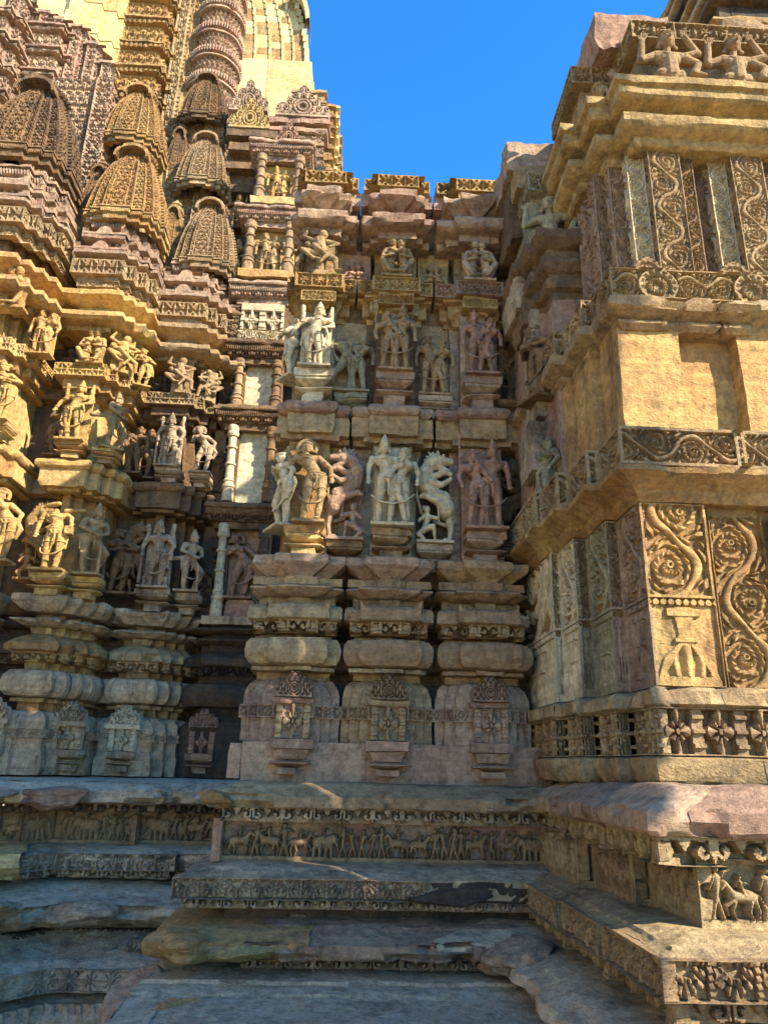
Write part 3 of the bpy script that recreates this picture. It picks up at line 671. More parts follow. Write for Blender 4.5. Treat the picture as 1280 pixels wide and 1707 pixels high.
def s_vyala(f):
    """rearing leogryph with a small swordsman beneath"""
    f.block(-.24, .24, -.09, .10, -.012, .02)
    pts = [(.16, .0, .36), (.12, -.02, .46), (-.02, -.03, .52), (-.13, -.02, .62), (-.14, -.02, .74), (-.06, -.03, .84), (.02, -.05, .88)]
    f.chain(pts, [.11, .105, .085, .09, .10, .095, .085])
    f.ell((.05, -.06, .86), (.095, .08, .085)); f.cap((.08, -.08, .88), (.21, -.09, .86), .055, .038); f.cap((.06, -.08, .80), (.17, -.09, .755), .042, .028)
    f.ell((.10, -.13, .91), (.022, .02, .022)); f.cap((.0, -.05, .93), (-.08, -.03, 1.0), .028, .010); f.cap((.06, -.05, .94), (.04, -.04, 1.02), .022, .008)
    for q in range(7): a = 1.4+q*.33; f.cap((.0+.09*math.cos(a), -.06, .84+.10*math.sin(a)), (.0+.15*math.cos(a), -.05, .84+.15*math.sin(a)), .024, .012)
    f.cap((-.06, -.07, .64), (.08, -.10, .60), .05, .035); f.cap((.08, -.10, .60), (.19, -.10, .66), .034, .03); f.cap((-.02, -.07, .70), (.12, -.1, .74), .045, .03); f.cap((.12, -.1, .74), (.2, -.1, .72), .03, .026)
    f.ell((.15, -.04, .37), (.12, .09, .115))
    f.cap((.17, -.05, .34), (.02, -.09, .43), .075, .045); f.cap((.02, -.09, .43), (-.15, -.08, .49), .038, .032); f.cap((-.15, -.08, .49), (-.2, -.08, .47), .035, .02)
    f.cap((.19, .0, .32), (.21, -.02, .14), .065, .042); f.cap((.21, -.02, .14), (.19, -.04, .03), .038, .036); f.cap((.19, -.04, .03), (.12, -.07, .025), .03, .02)
    f.chain([(.24, .02, .38), (.27, .02, .26), (.2, .02, .20), (.02, .03, .25), (-.16, .03, .35), (-.22, .03, .52), (-.21, .03, .72)], [.022]*7)
    f.cap((-.12, -.03, .15), (-.09, -.03, .27), .04, .05); f.ell((-.10, -.05, .345), (.042, .042, .045)); f.ell((-.13, -.03, .37), (.035, .035, .03))
    f.cap((-.13, -.04, .14), (-.02, -.08, .16), .042, .03); f.cap((-.02, -.08, .16), (.0, -.07, .03), .03, .02); f.cap((-.13, -.04, .13), (-.21, -.06, .08), .04, .03); f.cap((-.21, -.06, .08), (-.14, -.07, .03), .028, .02)
    f.cap((-.05, -.05, .27), (.04, -.09, .24), .026, .02); f.cap((.05, -.09, .20), (.02, -.09, .44), .010, .008); f.cap((-.13, -.05, .28), (-.2, -.07, .22), .026, .02)
def s_brack(f):
    """bust of a supporting figure with both arms raised to the beam"""
    f.cap((-.11, 0, .0), (.11, 0, .0), .10, .10); f.cap((0, 0, .0), (0, -.01, .28), .13, .12); f.cap((-.15, 0, .36), (.15, 0, .36), .085, .085); f.ell((0, -.02, .30), (.17, .09, .12))
    f.cap((0, 0, .42), (0, -.02, .5), .055, .05); f.ell((0, -.035, .63), (.105, .105, .115)); f.ell((0, -.052, .565), (.070, .066, .058)); f.ring((0, -.03, .69), .10, .105, .02)
    f.cap((0, -.135, .645), (0, -.155, .60), .012, .020, n=8); f.ell((0, -.118, .572), (.036, .018, .008)); f.ell((0, -.116, .556), (.028, .018, .008))
    for s in (-1, 1):
        f.ell((s*.038, -.122, .64), (.024, .014, .013)); f.cap((s*.014, -.137, .668), (s*.062, -.118, .672), .008, .006, n=6)
        f.ell((s*.10, -.02, .60), (.02, .03, .05)); f.ell((s*.115, -.03, .53), (.035, .02, .035))
        f.cap((s*.18, 0, .36), (s*.36, -.02, .26), .072, .055); f.cap((s*.36, -.02, .26), (s*.33, -.04, .60), .055, .042) if s < 0 else (f.cap((s*.18, 0, .36), (s*.38, -.04, .42), .07, .055), f.cap((s*.38, -.04, .42), (s*.24, -.06, .70), .052, .04))
        hx = -.33 if s < 0 else .24; hz = .62 if s < 0 else .72
        for q in (-.033, -.011, .011, .033): f.cap((hx+q, -.05, hz), (hx+q*1.25-s*.03, -.08, hz+.085), .014, .011, n=6)
        f.cap((hx+s*.03, -.05, hz-.01), (hx+s*.065, -.08, hz+.03), .014, .011, n=6)
        f.ring((s*.27, -.0, .31), .06, .06, .014)
    f.chain([(-.12, -.06, .40), (-.06, -.10, .33), (0, -.11, .27), (.06, -.10, .33), (.12, -.06, .40)], .011); f.cap((0, -.105, .26), (0, -.10, .20), .014, .01)
    f.cap((.3, -.05, .02), (.36, -.06, .18), .06, .05); f.cap((.3, -.05, .02), (.42, -.08, -.04), .05, .03)
for key, fn in dict(deity=s_deity, deity2=s_deity2, headless=s_headless, guard=s_guard, side=s_side, dancer=s_dancer, dancer2=s_dancer2, girl=s_girl, girl2=s_girl2, couple=s_couple,
                    couple2=s_couple2, couple3=s_couple3, broken=s_couple_broken, embrace=s_embrace, flyer=s_flyer, vyala=s_vyala, brack=s_brack).items():
    G1(key, fn, voxel=.0060)
def statue(key, loc, h, label, mat, rz=0, name='statue', sx=1.0, cat='statue', group=None, mirror=False):
    ck = (key, mat.name)
    if ck not in FM:
        m = FM[key].copy(); m.materials.clear(); m.materials.append(mat); m.name = name; FM[ck] = m
    o = bpy.data.objects.new(name, FM[ck]); COL.objects.link(o)
    o.location = tuple(float(v) for v in loc); o.scale = (h*sx*(-1 if mirror else 1), h*1.25, h); o.rotation_euler = (0, 0, rz)
    return tag(o, label, cat, group)
# ------------------------------------------------------------------ generic mouldings
def roll(p, z0, z1, r, back=-.2, n=7):
    zc = (z0+z1)/2; hz = (z1-z0)/2
    return [(back, z0)]+[(p-r+r*math.cos(a)**.62 if abs(math.cos(a)) > 1e-6 else p-r, zc+hz*math.sin(a)) for a in np.linspace(-math.pi/2, math.pi/2, n)]+[(back, z1)]
def lens(p, z0, z1, back=-.2): return [(back, z0), (p-.10, z0+.01), (p, z0+(z1-z0)*.55), (p, z0+(z1-z0)*.66), (p-.06, z1-.01), (back, z1)]
def trap(p, z0, z1, back=-.2, d=.09): h = z1-z0; return [(back, z0), (p-d, z0+.01), (p-d+.01, z0+h*.15), (p, z0+h*.6), (p, z1-.012), (p-.02, z1), (back, z1+.01)]
def slab(p, z0, z1, back=-.2): return [(back, z0), (p, z0), (p, z1), (back, z1)]
def eave(p, z0, z1, back=-.2): h = z1-z0; return [(back, z0), (p-.02, z0), (p, z0+.012), (p-.005, z0+h*.45), (p-.05, z0+h*.62), (p-.13, z1), (back, z1)]
def pedestal(mb, cx, cy, w, z0, z1, d=.16):
    h = z1-z0; P = lambda k, q: colplan(cx, cy+q, [w*k], 0, cy+.25)
    sweep(mb, P(.55, .05), slab(0, z0, z0+h*.30), blk=9, jit=0, seg=.05)
    sweep(mb, P(.82, .03), lens(.02, z0+h*.22, z0+h*.50), blk=9, jit=0, seg=.05)
    sweep(mb, P(.62, .06), trap(.05, z0+h*.48, z0+h*.80), blk=9, jit=0, seg=.05)
    sweep(mb, P(1.0, 0), slab(0, z0+h*.76, z1), blk=9, jit=0, seg=.05)
def horns(mb, cx, y, w, z, h=.06, arch=False):
    """upturned corner horns, and a low gable, standing on an eave"""
    n = 25; x = np.linspace(-w, w, n); e = np.abs(x)/w
    t = np.clip((e-.80)/.20, 0, 1)**1.5*h+(np.clip(1-(x/w/.26)**2, 0, 1)**.6*h*1.2 if arch else 0)+.012
    G = np.empty((n, 4, 3)); G[..., 0] = (cx+x)[:, None]
    G[:, 0, 1] = y; G[:, 1, 1] = y; G[:, 2, 1] = y+.06; G[:, 3, 1] = y+.06
    G[:, 0, 2] = z-.02; G[:, 1, 2] = z+t; G[:, 2, 2] = z+t; G[:, 3, 2] = z-.02
    mb.grid(G+wear(G, .5), rnd.random())
# ------------------------------------------------------------------ the middle stretch of wall
CX = [-.385, .305, 1.055]
WL = {0: .385, 1: .345, 2: .395}
UPPER = [False]
def CP(i, y0, w, step, back, pm=0):
    """plan of one pier of the middle wall, pm = how far the moulding will project; keeps clear of the neighbours"""
    if len(w) == 1: return colplan(CX[i], y0, w, step, back)
    n = len(w); w = [a-pm for a in w]; wl = list(w); w[-1] = .330-pm; wl[-1] = (.29 if UPPER[0] and i == 0 else WL[i])-pm
    if n > 2: w[-2] = w[-1]-.07; wl[-2] = wl[-1]-.07
    if n > 3: w[-3] = w[-2]-.065; wl[-3] = wl[-2]-.075
    return colplan(CX[i], y0, w, step, back, wl)
wallC = thing('temple_wall', 'carved middle wall of three piers in the corner between the shaded left wall and the sunlit porch', 'wall', (.3, 5.7, -1.6))
CB = .0
b = MB(); sweep(b, [(-.60, 6.6), (-.60, 6.0), (1.75, 6.0)], slab(0, -.1, 5.15), seg=.12, amp=1.2, blk=.5, dz=.25, tone=None); b.build('back_wall', M_brn, wallC)
b = MB(); box(b, -.835, -.74, 5.62, 6.1, -.09, .15); sweep(b, [(-.735, 6.1), (-.735, 5.61), (1.5, 5.61)], [(-.4, -.10), (0, -.10), (0, .168), (-.4, .175)], blk=1.15, jit=.008, dz=.07, seg=.06, chip=.006)
b.build('base_block', M_pnk, wallC)
tones = [.35, .5, .15]
for i, cx in enumerate(CX):
    mt = (M_pnk, M_tan, M_pnk)[i]; UPPER[0] = False
    b = MB(); P = CP(i, 5.585, [.125, .19, .25, .31], .045, 6.0)
    sweep(b, P, [(-.04, .165), (0, .17), (.0, .40), (-.005, .50), (-.025, .575), (-.06, .615), (-.11, .632), (-.2, .635)], blk=9, jit=.004, seg=.04, chip=.012)
    b.build('ribbed_base_moulding', mt, wallC)
    b = MB(); carved(b, P, .022, .335, .43, lambda U, V, L, H: (lambda d: np.where(d < .25, .9, np.where(d < .42, .2, np.where(d < .62, 1, .15))))(np.abs(U)/min(L, .09)*1.1+np.abs(V/H-.5)*1.1), depth=.022, res=.007, skip=(4,)); b.build('diamond_band', mt, wallC)
    b = MB(); relief(b, (cx, 5.53, .475), .27, .19, parch, m_crest, .030, .005, thick=.06)
    o = b.build('arched_crest', mt, wallC)
    b = MB(); sweep(b, CP(i, 5.545, [.155], 0, 5.65), trap(0, .425, .482, d=.02), blk=9, jit=0); b.build('lintel', mt, wallC)
    b = MB(); relief(b, (cx, 5.545, .185), .255, .25, lambda U, V, L, H: plotus(U/1.0, V, H*.9, H), None, .055, .006, thick=.06); b.build('flower_panel', M_tan if i < 2 else mt, wallC)
    b = MB(); sweep(b, CP(i, 5.50, [.155], 0, 5.64), [(-.2, .115), (0, .12), (0, .185), (-.2, .19)], blk=9, jit=0); sweep(b, CP(i, 5.53, [.12], 0, 5.64), [(-.2, .045), (-.02, .05), (.01, .115), (-.2, .12)], blk=9, jit=0)
    sweep(b, CP(i, 5.50, [.14], 0, 5.64), lens(.005, -.015, .05), blk=9, jit=0); sweep(b, CP(i, 5.53, [.085], 0, 5.64), slab(0, -.05, -.01), blk=9, jit=0); b.build('bracket', M_pnk, wallC)
    b = MB(); sweep(b, CP(i, 5.70, [.11, .2], .05, 6.0, 0.08), slab(0, .62, .72), blk=9); sweep(b, CP(i, 5.56, [.16, .25], .05, 6.0, 0.05), slab(0, .672, .70), blk=9)
    sweep(b, CP(i, 5.70, [.11, .2], .05, 6.0, 0.08), slab(0, .9, 1.06), blk=9); sweep(b, CP(i, 5.62, [.15, .22], .05, 6.0, 0.05), slab(0, .905, .93), blk=9)
    sweep(b, CP(i, 5.68, [.14, .2], .05, 6.0, 0.06), slab(0, 1.17, 1.26), blk=9); sweep(b, CP(i, 5.60, [.15, .24], .05, 6.0, 0.04), slab(.02, 1.325, 1.385), blk=9); b.build('neck', M_tan, wallC)
    b = MB(); sweep(b, CP(i, 5.60, [.235, .32], .07, 6.0, 0.11), roll(.11, .705, .92, .10, -.15), blk=9, jit=0, chip=0, seg=.04, dz=.03, tone=.7-.1*i); b.build('torus_moulding', M_tan, wallC)
    b = MB(); sweep(b, CP(i, 5.60, [.235, .33], .07, 6.0, 0.1), [(-.1, 1.04), (.08, 1.045), (.10, 1.055), (.095, 1.135), (.07, 1.16), (-.02, 1.185), (-.2, 1.2)], blk=9, jit=0, tone=.75-.1*i)
    horns(b, cx, 5.515, .23, 1.13, .06, arch=False); horns(b, cx-.285, 5.585, .04, 1.12, .05); horns(b, cx+.28, 5.585, .035, 1.12, .05); e = b.build('scalloped_eave', M_tan, wallC)
    b = MB(); carved(b, CP(i, 5.60, [.19, .28], .07, 5.9, 0.1), .06, .955, 1.045, pfringe, .09, .007, border=0); b.build('scalloped_fringe', M_tan, e)
    b = MB(); sweep(b, CP(i, 5.60, [.25, .35], .07, 6.0, 0.08), lens(.08, 1.235, 1.335), blk=9, tone=.4); sweep(b, CP(i, 5.60, [.2, .29], .07, 6.0, 0.12), trap(.12, 1.375, 1.545, d=.12), blk=9, tone=.5); b.build('cornice', (M_pnk, M_pnk, M_tan)[i], wallC)
    b = MB(); sweep(b, colplan(cx, 5.735, [.17, .255 if i < 2 else .175], .10, 6.0, [.17, .20] if i == 0 else [.17, .255]), slab(0, 1.5, 2.62), blk=9, amp=.6, dz=.15); b.build('pilaster', (M_och, M_grn, M_pnk)[i], wallC)
    b = MB(); pedestal(b, cx, 5.56, .165, 1.545, 1.80); b.build('pedestal', (M_lit, M_tan, M_pnk)[i], wallC)
    UPPER[0] = True
    b = MB(); sweep(b, CP(i, 5.62, [.20, .29], .07, 6.0, 0.02), slab(.02, 2.63, 2.80), blk=9); sweep(b, CP(i, 5.70, [.25, .33], .07, 6.0, 0.03), slab(.03, 2.585, 2.635), blk=9)
    b.build('capital', M_tan, wallC)
    b = MB(); sweep(b, CP(i, 5.62, [.22, .30], .07, 6.0, 0.07), roll(.07, 2.795, 2.905, .09), blk=.4, chip=0, seg=.04, dz=.03); b.build('roll_moulding', M_pnk, wallC)
    b = MB(); sweep(b, colplan(cx, 5.735, [.165, .25 if i < 2 else .17], .10, 6.0, [.165, .20] if i == 0 else [.165, .25]), slab(0, 2.9, 3.95), blk=9, amp=.6, dz=.15); b.build('pilaster', (M_grn, M_brn, M_pnk)[i], wallC)
    b = MB(); pedestal(b, cx, 5.56, .165, 2.91, 3.195); b.build('pedestal', (M_wht, M_pnk, M_pnk)[i], wallC)
    # balcony
    b = MB(); sweep(b, CP(i, 5.66, [.15, .25, .31], .06, 6.0, 0.05), [(-.2, 3.80), (-.04, 3.81), (-.04, 3.86), (0, 3.87), (0, 3.99), (.05, 4.0), (.05, 4.03), (-.2, 4.04)], blk=9)
    o = b.build('balcony', M_och, wallC)
    bb = MB(); carved(bb, CP(i, 5.60, [.155], .06, 6.0), .0, 3.90, 4.0, pscroll, .02, .007); bb.build('scroll_panel', M_och, o)
    bb = MB(); carved(bb, CP(i, 5.58, [.215, .30], .07, 6.0, 0.0), .0, 4.03, 4.17, pchk, .028, .007, back=.2); bb.build('parapet', M_och if i < 2 else M_pnk, o)
    b = MB(); sweep(b, colplan(cx, 5.74, [.14, .2], .10, 6.0), slab(0, 4.12, 4.75), blk=9, amp=.6, dz=.15); b.build('pilaster', (M_och, M_och, M_tan)[i], wallC)
    # roof mouldings
    b = MB(); wC = [.24, .33]
    sweep(b, CP(i, 5.62, [.2, .28, .34], .07, 6.1, 0.05), slab(.03, 4.60, 4.68), blk=9)
    sweep(b, CP(i, 5.60, wC, .07, 6.1, 0.155), [(-.3, 4.665), (.10, 4.67), (.15, 4.70), (.155, 4.75), (.12, 4.79), (-.02, 4.86), (-.04, 4.9), (-.05, 4.93), (.06, 5.02), (.08, 5.03), (.08, 5.10), (-.2, 5.13)], blk=.4, seg=.04, dz=.035, tone=None)
    sweep(b, CP(i, 5.70, [.16, .25], .07, 6.1), slab(0, 5.1, 5.25), blk=9); b.build('roof_cornice', M_pnk, wallC)
    b = MB(); carved(b, CP(i, 5.64, [.215, .30], .07, 6.1, 0.02), .0, 5.24, 5.375, pchk2, .03, .008, back=.45); carved(b, CP(i, 5.66, [.17], .07, 6.1), 0, 5.15, 5.235, pscroll, .02, .008); b.build('roof_parapet', M_och, wallC)
# mouldings running through the recesses, coloured dark to stand in for their shade
b = MB(); PR = [(-.55, 5.86), (1.75, 5.86)]
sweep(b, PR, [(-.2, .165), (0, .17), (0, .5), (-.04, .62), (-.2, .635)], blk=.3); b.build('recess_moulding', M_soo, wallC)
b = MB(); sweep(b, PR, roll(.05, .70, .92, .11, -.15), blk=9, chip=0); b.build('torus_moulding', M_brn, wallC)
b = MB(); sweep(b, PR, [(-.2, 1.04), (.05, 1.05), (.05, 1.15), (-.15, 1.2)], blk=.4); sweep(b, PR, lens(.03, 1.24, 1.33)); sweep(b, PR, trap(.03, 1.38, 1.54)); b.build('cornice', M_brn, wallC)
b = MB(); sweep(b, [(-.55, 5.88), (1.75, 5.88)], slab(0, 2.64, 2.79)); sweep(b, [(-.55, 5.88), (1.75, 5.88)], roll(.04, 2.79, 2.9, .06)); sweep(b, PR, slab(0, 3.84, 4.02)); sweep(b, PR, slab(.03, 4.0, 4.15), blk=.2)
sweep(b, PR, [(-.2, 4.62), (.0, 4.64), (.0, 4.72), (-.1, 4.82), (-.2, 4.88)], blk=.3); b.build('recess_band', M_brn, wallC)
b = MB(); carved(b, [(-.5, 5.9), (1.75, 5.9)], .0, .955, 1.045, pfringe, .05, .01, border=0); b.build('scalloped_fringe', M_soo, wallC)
# niche pedestals in the recesses (two rows)
GX = [(CX[0]+CX[1])/2-.03, (CX[1]+CX[2])/2-.02, 1.35]
for i, gx in enumerate(GX):
    b = MB(); sweep(b, colplan(gx, 5.84, [.14], 0, 6.0), slab(0, 1.52, 2.58), blk=9, amp=.8, dz=.15); b.build('niche_backing', (M_pnk, M_soo, M_soo)[i], wallC)
    b = MB(); pedestal(b, gx, 5.70, .145, 1.50, 1.72); b.build('pedestal', (M_brn, M_gry, M_soo)[i], wallC)
    b = MB(); sweep(b, colplan(gx, 5.84, [.14], 0, 6.0), slab(0, 2.9, 3.84), blk=9, amp=.8, dz=.15); b.build('niche_backing', (M_tan, M_tan, M_soo)[i], wallC)
    b = MB(); pedestal(b, gx, 5.68, .145, 2.86, 3.05); b.build('pedestal', (M_grn, M_gry, M_brn)[i], wallC)
    b = MB(); sweep(b, colplan(gx, 5.86, [.14], 0, 6.0), slab(0, 4.05, 4.64), blk=9, amp=.8, dz=.15); b.build('niche_backing', (M_pnk, M_och, M_brn)[i], wallC)

# ------------------------------------------------------------------ plinth under the middle wall
pl = thing('temple_plinth', 'broad weathered plinth of overhanging courses with an elephant frieze below the middle wall', 'plinth', (.2, 5.2, -1.9))
def plan3(x0, y, x1=1.75): return [(x0, 6.4), (x0, y), (x1, y)]
b = MB(); sweep(b, plan3(-.70, 5.45, 1.5), [(-.3, -.30), (.12, -.268), (.19, -.262), (.205, -.25), (.20, -.185), (.02, -.105), (-.3, -.095)], blk=.75, jit=.012, seg=.03, dz=.03, chip=.05, rough=.012, amp=1.4)
e = b.build('eave_course', M_tan, pl)
b = MB(); carved(b, plan3(-.68, 5.45, 1.4), .12, -.355, -.262, pfringe, .09, .006, border=0, skip=(0,), back=.15); b.build('scalloped_fringe', M_gry, e)
b = MB(); carved(b, plan3(-.80, 5.45, 1.6), .0, -.60, -.345, pfrieze(5), .065, .0048, border=.008, skip=(0,), amp=.5, back=.3); b.build('elephant_frieze', M_tan, pl)
b = MB(); box(b, -.86, -.80, 5.42, 5.7, -.60, -.34); sweep(b, plan3(-.81, 5.45, 1.6), slab(-.06, -.62, -.3), seg=.2); b.build('frieze_post', M_pnk, pl)
b = MB(); sweep(b, plan3(-.66, 5.45, 1.5), [(-.2, -.84), (.26, -.83), (.27, -.77), (.33, -.765), (.34, -.665), (.345, -.65), (.30, -.64), (.28, -.628), (.22, -.625), (.20, -.612), (.0, -.595), (-.3, -.59)], blk=1.0, jit=.01, seg=.04, dz=.04, chip=.02, amp=1.3)
lf = b.build('leaf_course', M_gry, pl)
b = MB(); carved(b, plan3(-.66, 5.45, .55), .365, -.775, -.655, pleaf, .065, .0055, border=.004, skip=(0,), tone=.5); b.build('leaf_band', M_pnk, lf)
b = MB(); sweep(b, [(.55, 5.4), (.55, 5.10), (1.4, 5.10)], [(-.2, -.78), (-.02, -.78), (.0, -.66), (-.05, -.65), (-.2, -.64)], blk=.3, rough=.05, chip=.05, seg=.03, dz=.03, amp=1.4); b.build('broken_edge', M_soo, lf)
b = MB(); carved(b, plan3(-.64, 5.45, 1.3), .315, -.845, -.77, pfringe, .09, .006, border=0, skip=(0,)); b.build('scalloped_fringe', M_gry, lf)
b = MB(); sweep(b, plan3(-.72, 5.30), slab(0, -1.2, -.8), seg=.1); b.build('recess_course', M_soo, pl)  # dark colour stands in for the shade of this recess
b = MB(); sweep(b, [(-.62, 6.3), (-.62, 5.42), (-.16, 5.42)], [(-.2, -1.10), (.38, -1.10), (.50, -1.03), (.55, -.965), (.40, -.93), (.2, -.915), (-.2, -.9)], blk=9, rough=.06, chip=.06, seg=.03, dz=.03, amp=2.2); clampx(b, -1.12); b.build('broken_block', M_lit, pl)
b = MB(); rock(b, (-.86, 4.98, -1.0), (.20, .22, .085), 3.3); b.build('torn_block', M_och, pl, 20)
b = MB(); rock(b, (-.55, 4.95, -1.02), (.18, .2, .06), 5.1); b.build('torn_block', M_och, pl, 20)
b = MB(); rock(b, (-.84, 5.30, -.215), (.10, .13, .07), 7.7); b.build('torn_block', M_och, pl, 20)
b = MB(); rock(b, (1.02, 4.86, -1.02), (.24, .2, .09), 9.2); b.build('torn_block', M_pnk, pl, 20)
b = MB(); rock(b, (.75, 5.16, -.74), (.30, .12, .08), 2.9); b.build('torn_block', M_soo, pl, 20)
b = MB(); sweep(b, [(-.15, 5.9), (-.15, 5.45), (1.10, 5.45)], [(-.2, -1.065), (.10, -1.06), (.56, -1.055), (.585, -1.04), (.59, -.975), (.36, -.925), (.35, -.915), (.16, -.90), (.15, -.885), (-.3, -.88)], blk=9, rough=.035, chip=.07, seg=.03, dz=.03, amp=1.8); ja = b.build('projecting_course', M_pnk, pl)
b = MB(); sweep(b, [(1.11, 5.9), (1.11, 5.45), (2.4, 5.45)], [(-.2, -1.065), (.45, -1.05), (.55, -1.03), (.585, -.96), (.36, -.92), (.16, -.895), (-.3, -.88)], blk=9, rough=.06, chip=.07, seg=.03, dz=.03, amp=1.8); b.build('projecting_course', M_blu, pl)
b = MB(); carved(b, plan3(-.1, 5.45, 1.5), .47, -1.135, -1.055, pfringe, .09, .0055, border=0, skip=(0,)); b.build('scalloped_fringe', M_tan, ja)
b = MB(); sweep(b, plan3(-.5, 5.45, 2.4), [(.0, -1.4), (1.9, -1.39), (1.92, -1.26), (1.85, -1.235), (.75, -1.19), (.74, -1.178), (.60, -1.168), (.59, -1.15), (.3, -1.14), (.0, -1.13)], blk=1.2, jit=.006, seg=.07, dz=.07, chip=.03, rough=.01, amp=1.4)
clampx(b, -1.12); b.build('lowest_slab', M_blu, pl)
b = MB(); sweep(b, [(-1.10, 3.0), (-1.10, 6.0)][::-1], slab(0, -1.5, -1.2), seg=.06, amp=3); b.build('slab_side', M_blu, pl)
# ------------------------------------------------------------------ sunlit porch on the right
po = thing('temple_porch', 'sunlit porch corner on the right with plain ochre panels, scroll pilasters and a heavy cornice', 'building', (2.4, 4.4, -1.9))
TP = [(1.43, 6.2), (1.43, 5.1), (1.485, 5.1), (1.485, 4.73), (1.575, 4.73), (1.575, 4.35), (1.654, 4.35), (1.654, 3.985), (2.04, 3.985), (2.04, 4.06), (2.06, 4.06), (2.06, 4.03), (2.42, 4.03), (2.42, 3.985), (3.2, 3.985), (3.2, 3.8), (4.6, 3.8)]
TPs = [(1.43, 6.2), (1.43, 5.1), (1.485, 5.1), (1.485, 4.73), (1.575, 4.73), (1.575, 4.35), (1.654, 4.35), (1.654, 3.985), (4.6, 3.985)]
# solid core behind everything
b = MB(); sweep(b, [(1.52, 6.3), (1.52, 5.2), (1.60, 5.2), (1.60, 4.80), (1.70, 4.80), (1.70, 4.42), (1.76, 4.42), (1.76, 4.26), (4.6, 4.26)], slab(0, -1.0, 2.9), seg=.15, dz=.3); b.build('core_wall', M_brn, po)
# plinth
PF = [(1.35, 5.7), (1.35, 4.6), (1.45, 4.6), (1.45, 4.0), (1.54, 4.0), (1.54, 3.47), (4.6, 3.47)]
b = MB(); PE = [(1.50, 5.35), (1.50, 4.75), (1.47, 4.75), (1.47, 4.2), (1.49, 4.2), (1.49, 3.55), (4.6, 3.55)]
sweep(b, PE, [(-.4, -.255), (.05, -.26), (.18, -.245), (.20, -.225), (.20, -.150), (-.02, -.045), (-.2, -.04)], blk=.6, jit=.008, seg=.03, dz=.035, chip=.03, amp=1.3); e = b.build('eave_course', M_pnk, po)
b = MB(); carved(b, PE, .14, -.365, -.25, pfringe, .10, .006, border=0, back=.2); b.build('scalloped_fringe', M_tan, e)
b = MB(); carved(b, PF, 0, -.615, -.34, pfrieze(23), .07, .005, border=.006, amp=.6, back=.2); b.build('horse_frieze', M_tan, po)
b = MB(); PL = [(1.45, 5.5), (1.45, 4.7), (1.48, 4.7), (1.48, 4.1), (1.50, 4.1), (1.50, 3.42), (4.6, 3.42)]
sweep(b, PL, [(-.4, -.90), (.18, -.89), (.19, -.80), (.245, -.795), (.25, -.67), (.26, -.655), (.215, -.645), (.20, -.632), (.15, -.628), (.13, -.615), (.0, -.608), (-.4, -.60)], blk=.9, jit=.006, seg=.05, dz=.05, chip=.02); lf = b.build('leaf_course', M_tan, po)
b = MB(); carved(b, PL, .285, -.80, -.655, pleaf, .06, .006, border=.003, tone=.5); b.build('leaf_band', M_tan, lf)
b = MB(); carved(b, PL, .23, -.90, -.795, pfringe, .10, .006, border=0); b.build('scalloped_fringe', M_tan, lf)
b = MB(); sweep(b, [(1.42, 5.7), (1.42, 3.5), (4.6, 3.5)], slab(0, -1.3, -.85), seg=.1); b.build('recess_course', M_soo, po)  # dark colour paints in the shade between the courses
b = MB(); sweep(b, [(1.30, 5.6), (1.30, 3.45), (4.6, 3.45)], [(-.2, -1.15), (.30, -1.14), (.34, -1.08), (.32, -1.03), (.20, -1.0), (.18, -.985), (.05, -.965), (-.2, -.95)], blk=.8, jit=.01, seg=.05, dz=.05, rough=.03, chip=.05, amp=1.8); b.build('projecting_course', M_blu, po)
for c, r, sd_ in (((1.25, 4.2, -1.1), (.16, .3, .10), 4.4), ((1.0, 4.0, -1.33), (.2, .25, .12), 6.1)):
    b = MB(); rock(b, c, r, sd_); b.build('torn_block', M_pnk, po, 20)
b = MB(); sweep(b, [(1.15, 5.6), (1.15, 3.1), (4.6, 3.1)], [(-.2, -1.4), (.42, -1.38), (.45, -1.29), (.40, -1.25), (.2, -1.23), (-.2, -1.20)], blk=.9, jit=.01, seg=.06, dz=.06, rough=.03, chip=.05, amp=2); b.build('lowest_slab', M_blu, po)
# railing course with flowers
b = MB(); sweep(b, TPs, [(-.3, -.05), (.03, -.05), (.05, -.03), (.07, .05), (.07, .085), (.0, .10), (-.2, .11)], blk=.5, jit=.006, seg=.04); sweep(b, TPs, [(-.3, .335), (.04, .34), (.07, .355), (.07, .42), (.04, .44), (-.02, .455), (-.2, .46)], blk=.5, jit=.006, seg=.04, chip=.03)
o = b.build('railing_course', M_tan, po)
b = MB(); carved(b, TPs, .035, .10, .34, lambda U, V, L, H: plotus(U, V, L, H*1.0), .075, .0055, border=.0, back=.2); b.build('flower_panel', M_tan, o)
# lower pilasters, carved
names = {1: M_wht, 3: M_wht, 5: M_grn, 7: M_och}
def pil(i0, i1, mat, z0=.46, z1=1.56, seg=None):
    pass
b = MB(); sweep(b, TP[:13]+[(2.42, 4.06), (2.5, 4.06), (2.5, 3.985), (4.6, 3.985)], slab(-.028, .45, 1.58), seg=.06, amp=.5, blk=9, dz=.1, tone=.5); b.build('wall_face', M_och, po)
def pilf(U, V, L, H): return np.where(V < .50, ppot(U, V, L, .50), np.maximum(pvine(U, V-.50, L, H), 0))
for si, mt in ((1, M_wht), (3, M_grn), (5, M_pnk), (7, M_yel), (0, M_wht)):
    b = MB(); carved(b, TP[:9], 0, .455, 1.50, pilf, .034, .0045, border=.006, only=(si,), back=.02, tone=.5, amp=.4) if si == 7 else carved(b, TP[:9], 0, .455, 1.50, pilf, .034, .0045, border=.006, only=(si, ), back=.02, tone=.5, amp=.4)
    b.build('carved_pilaster', mt, po)
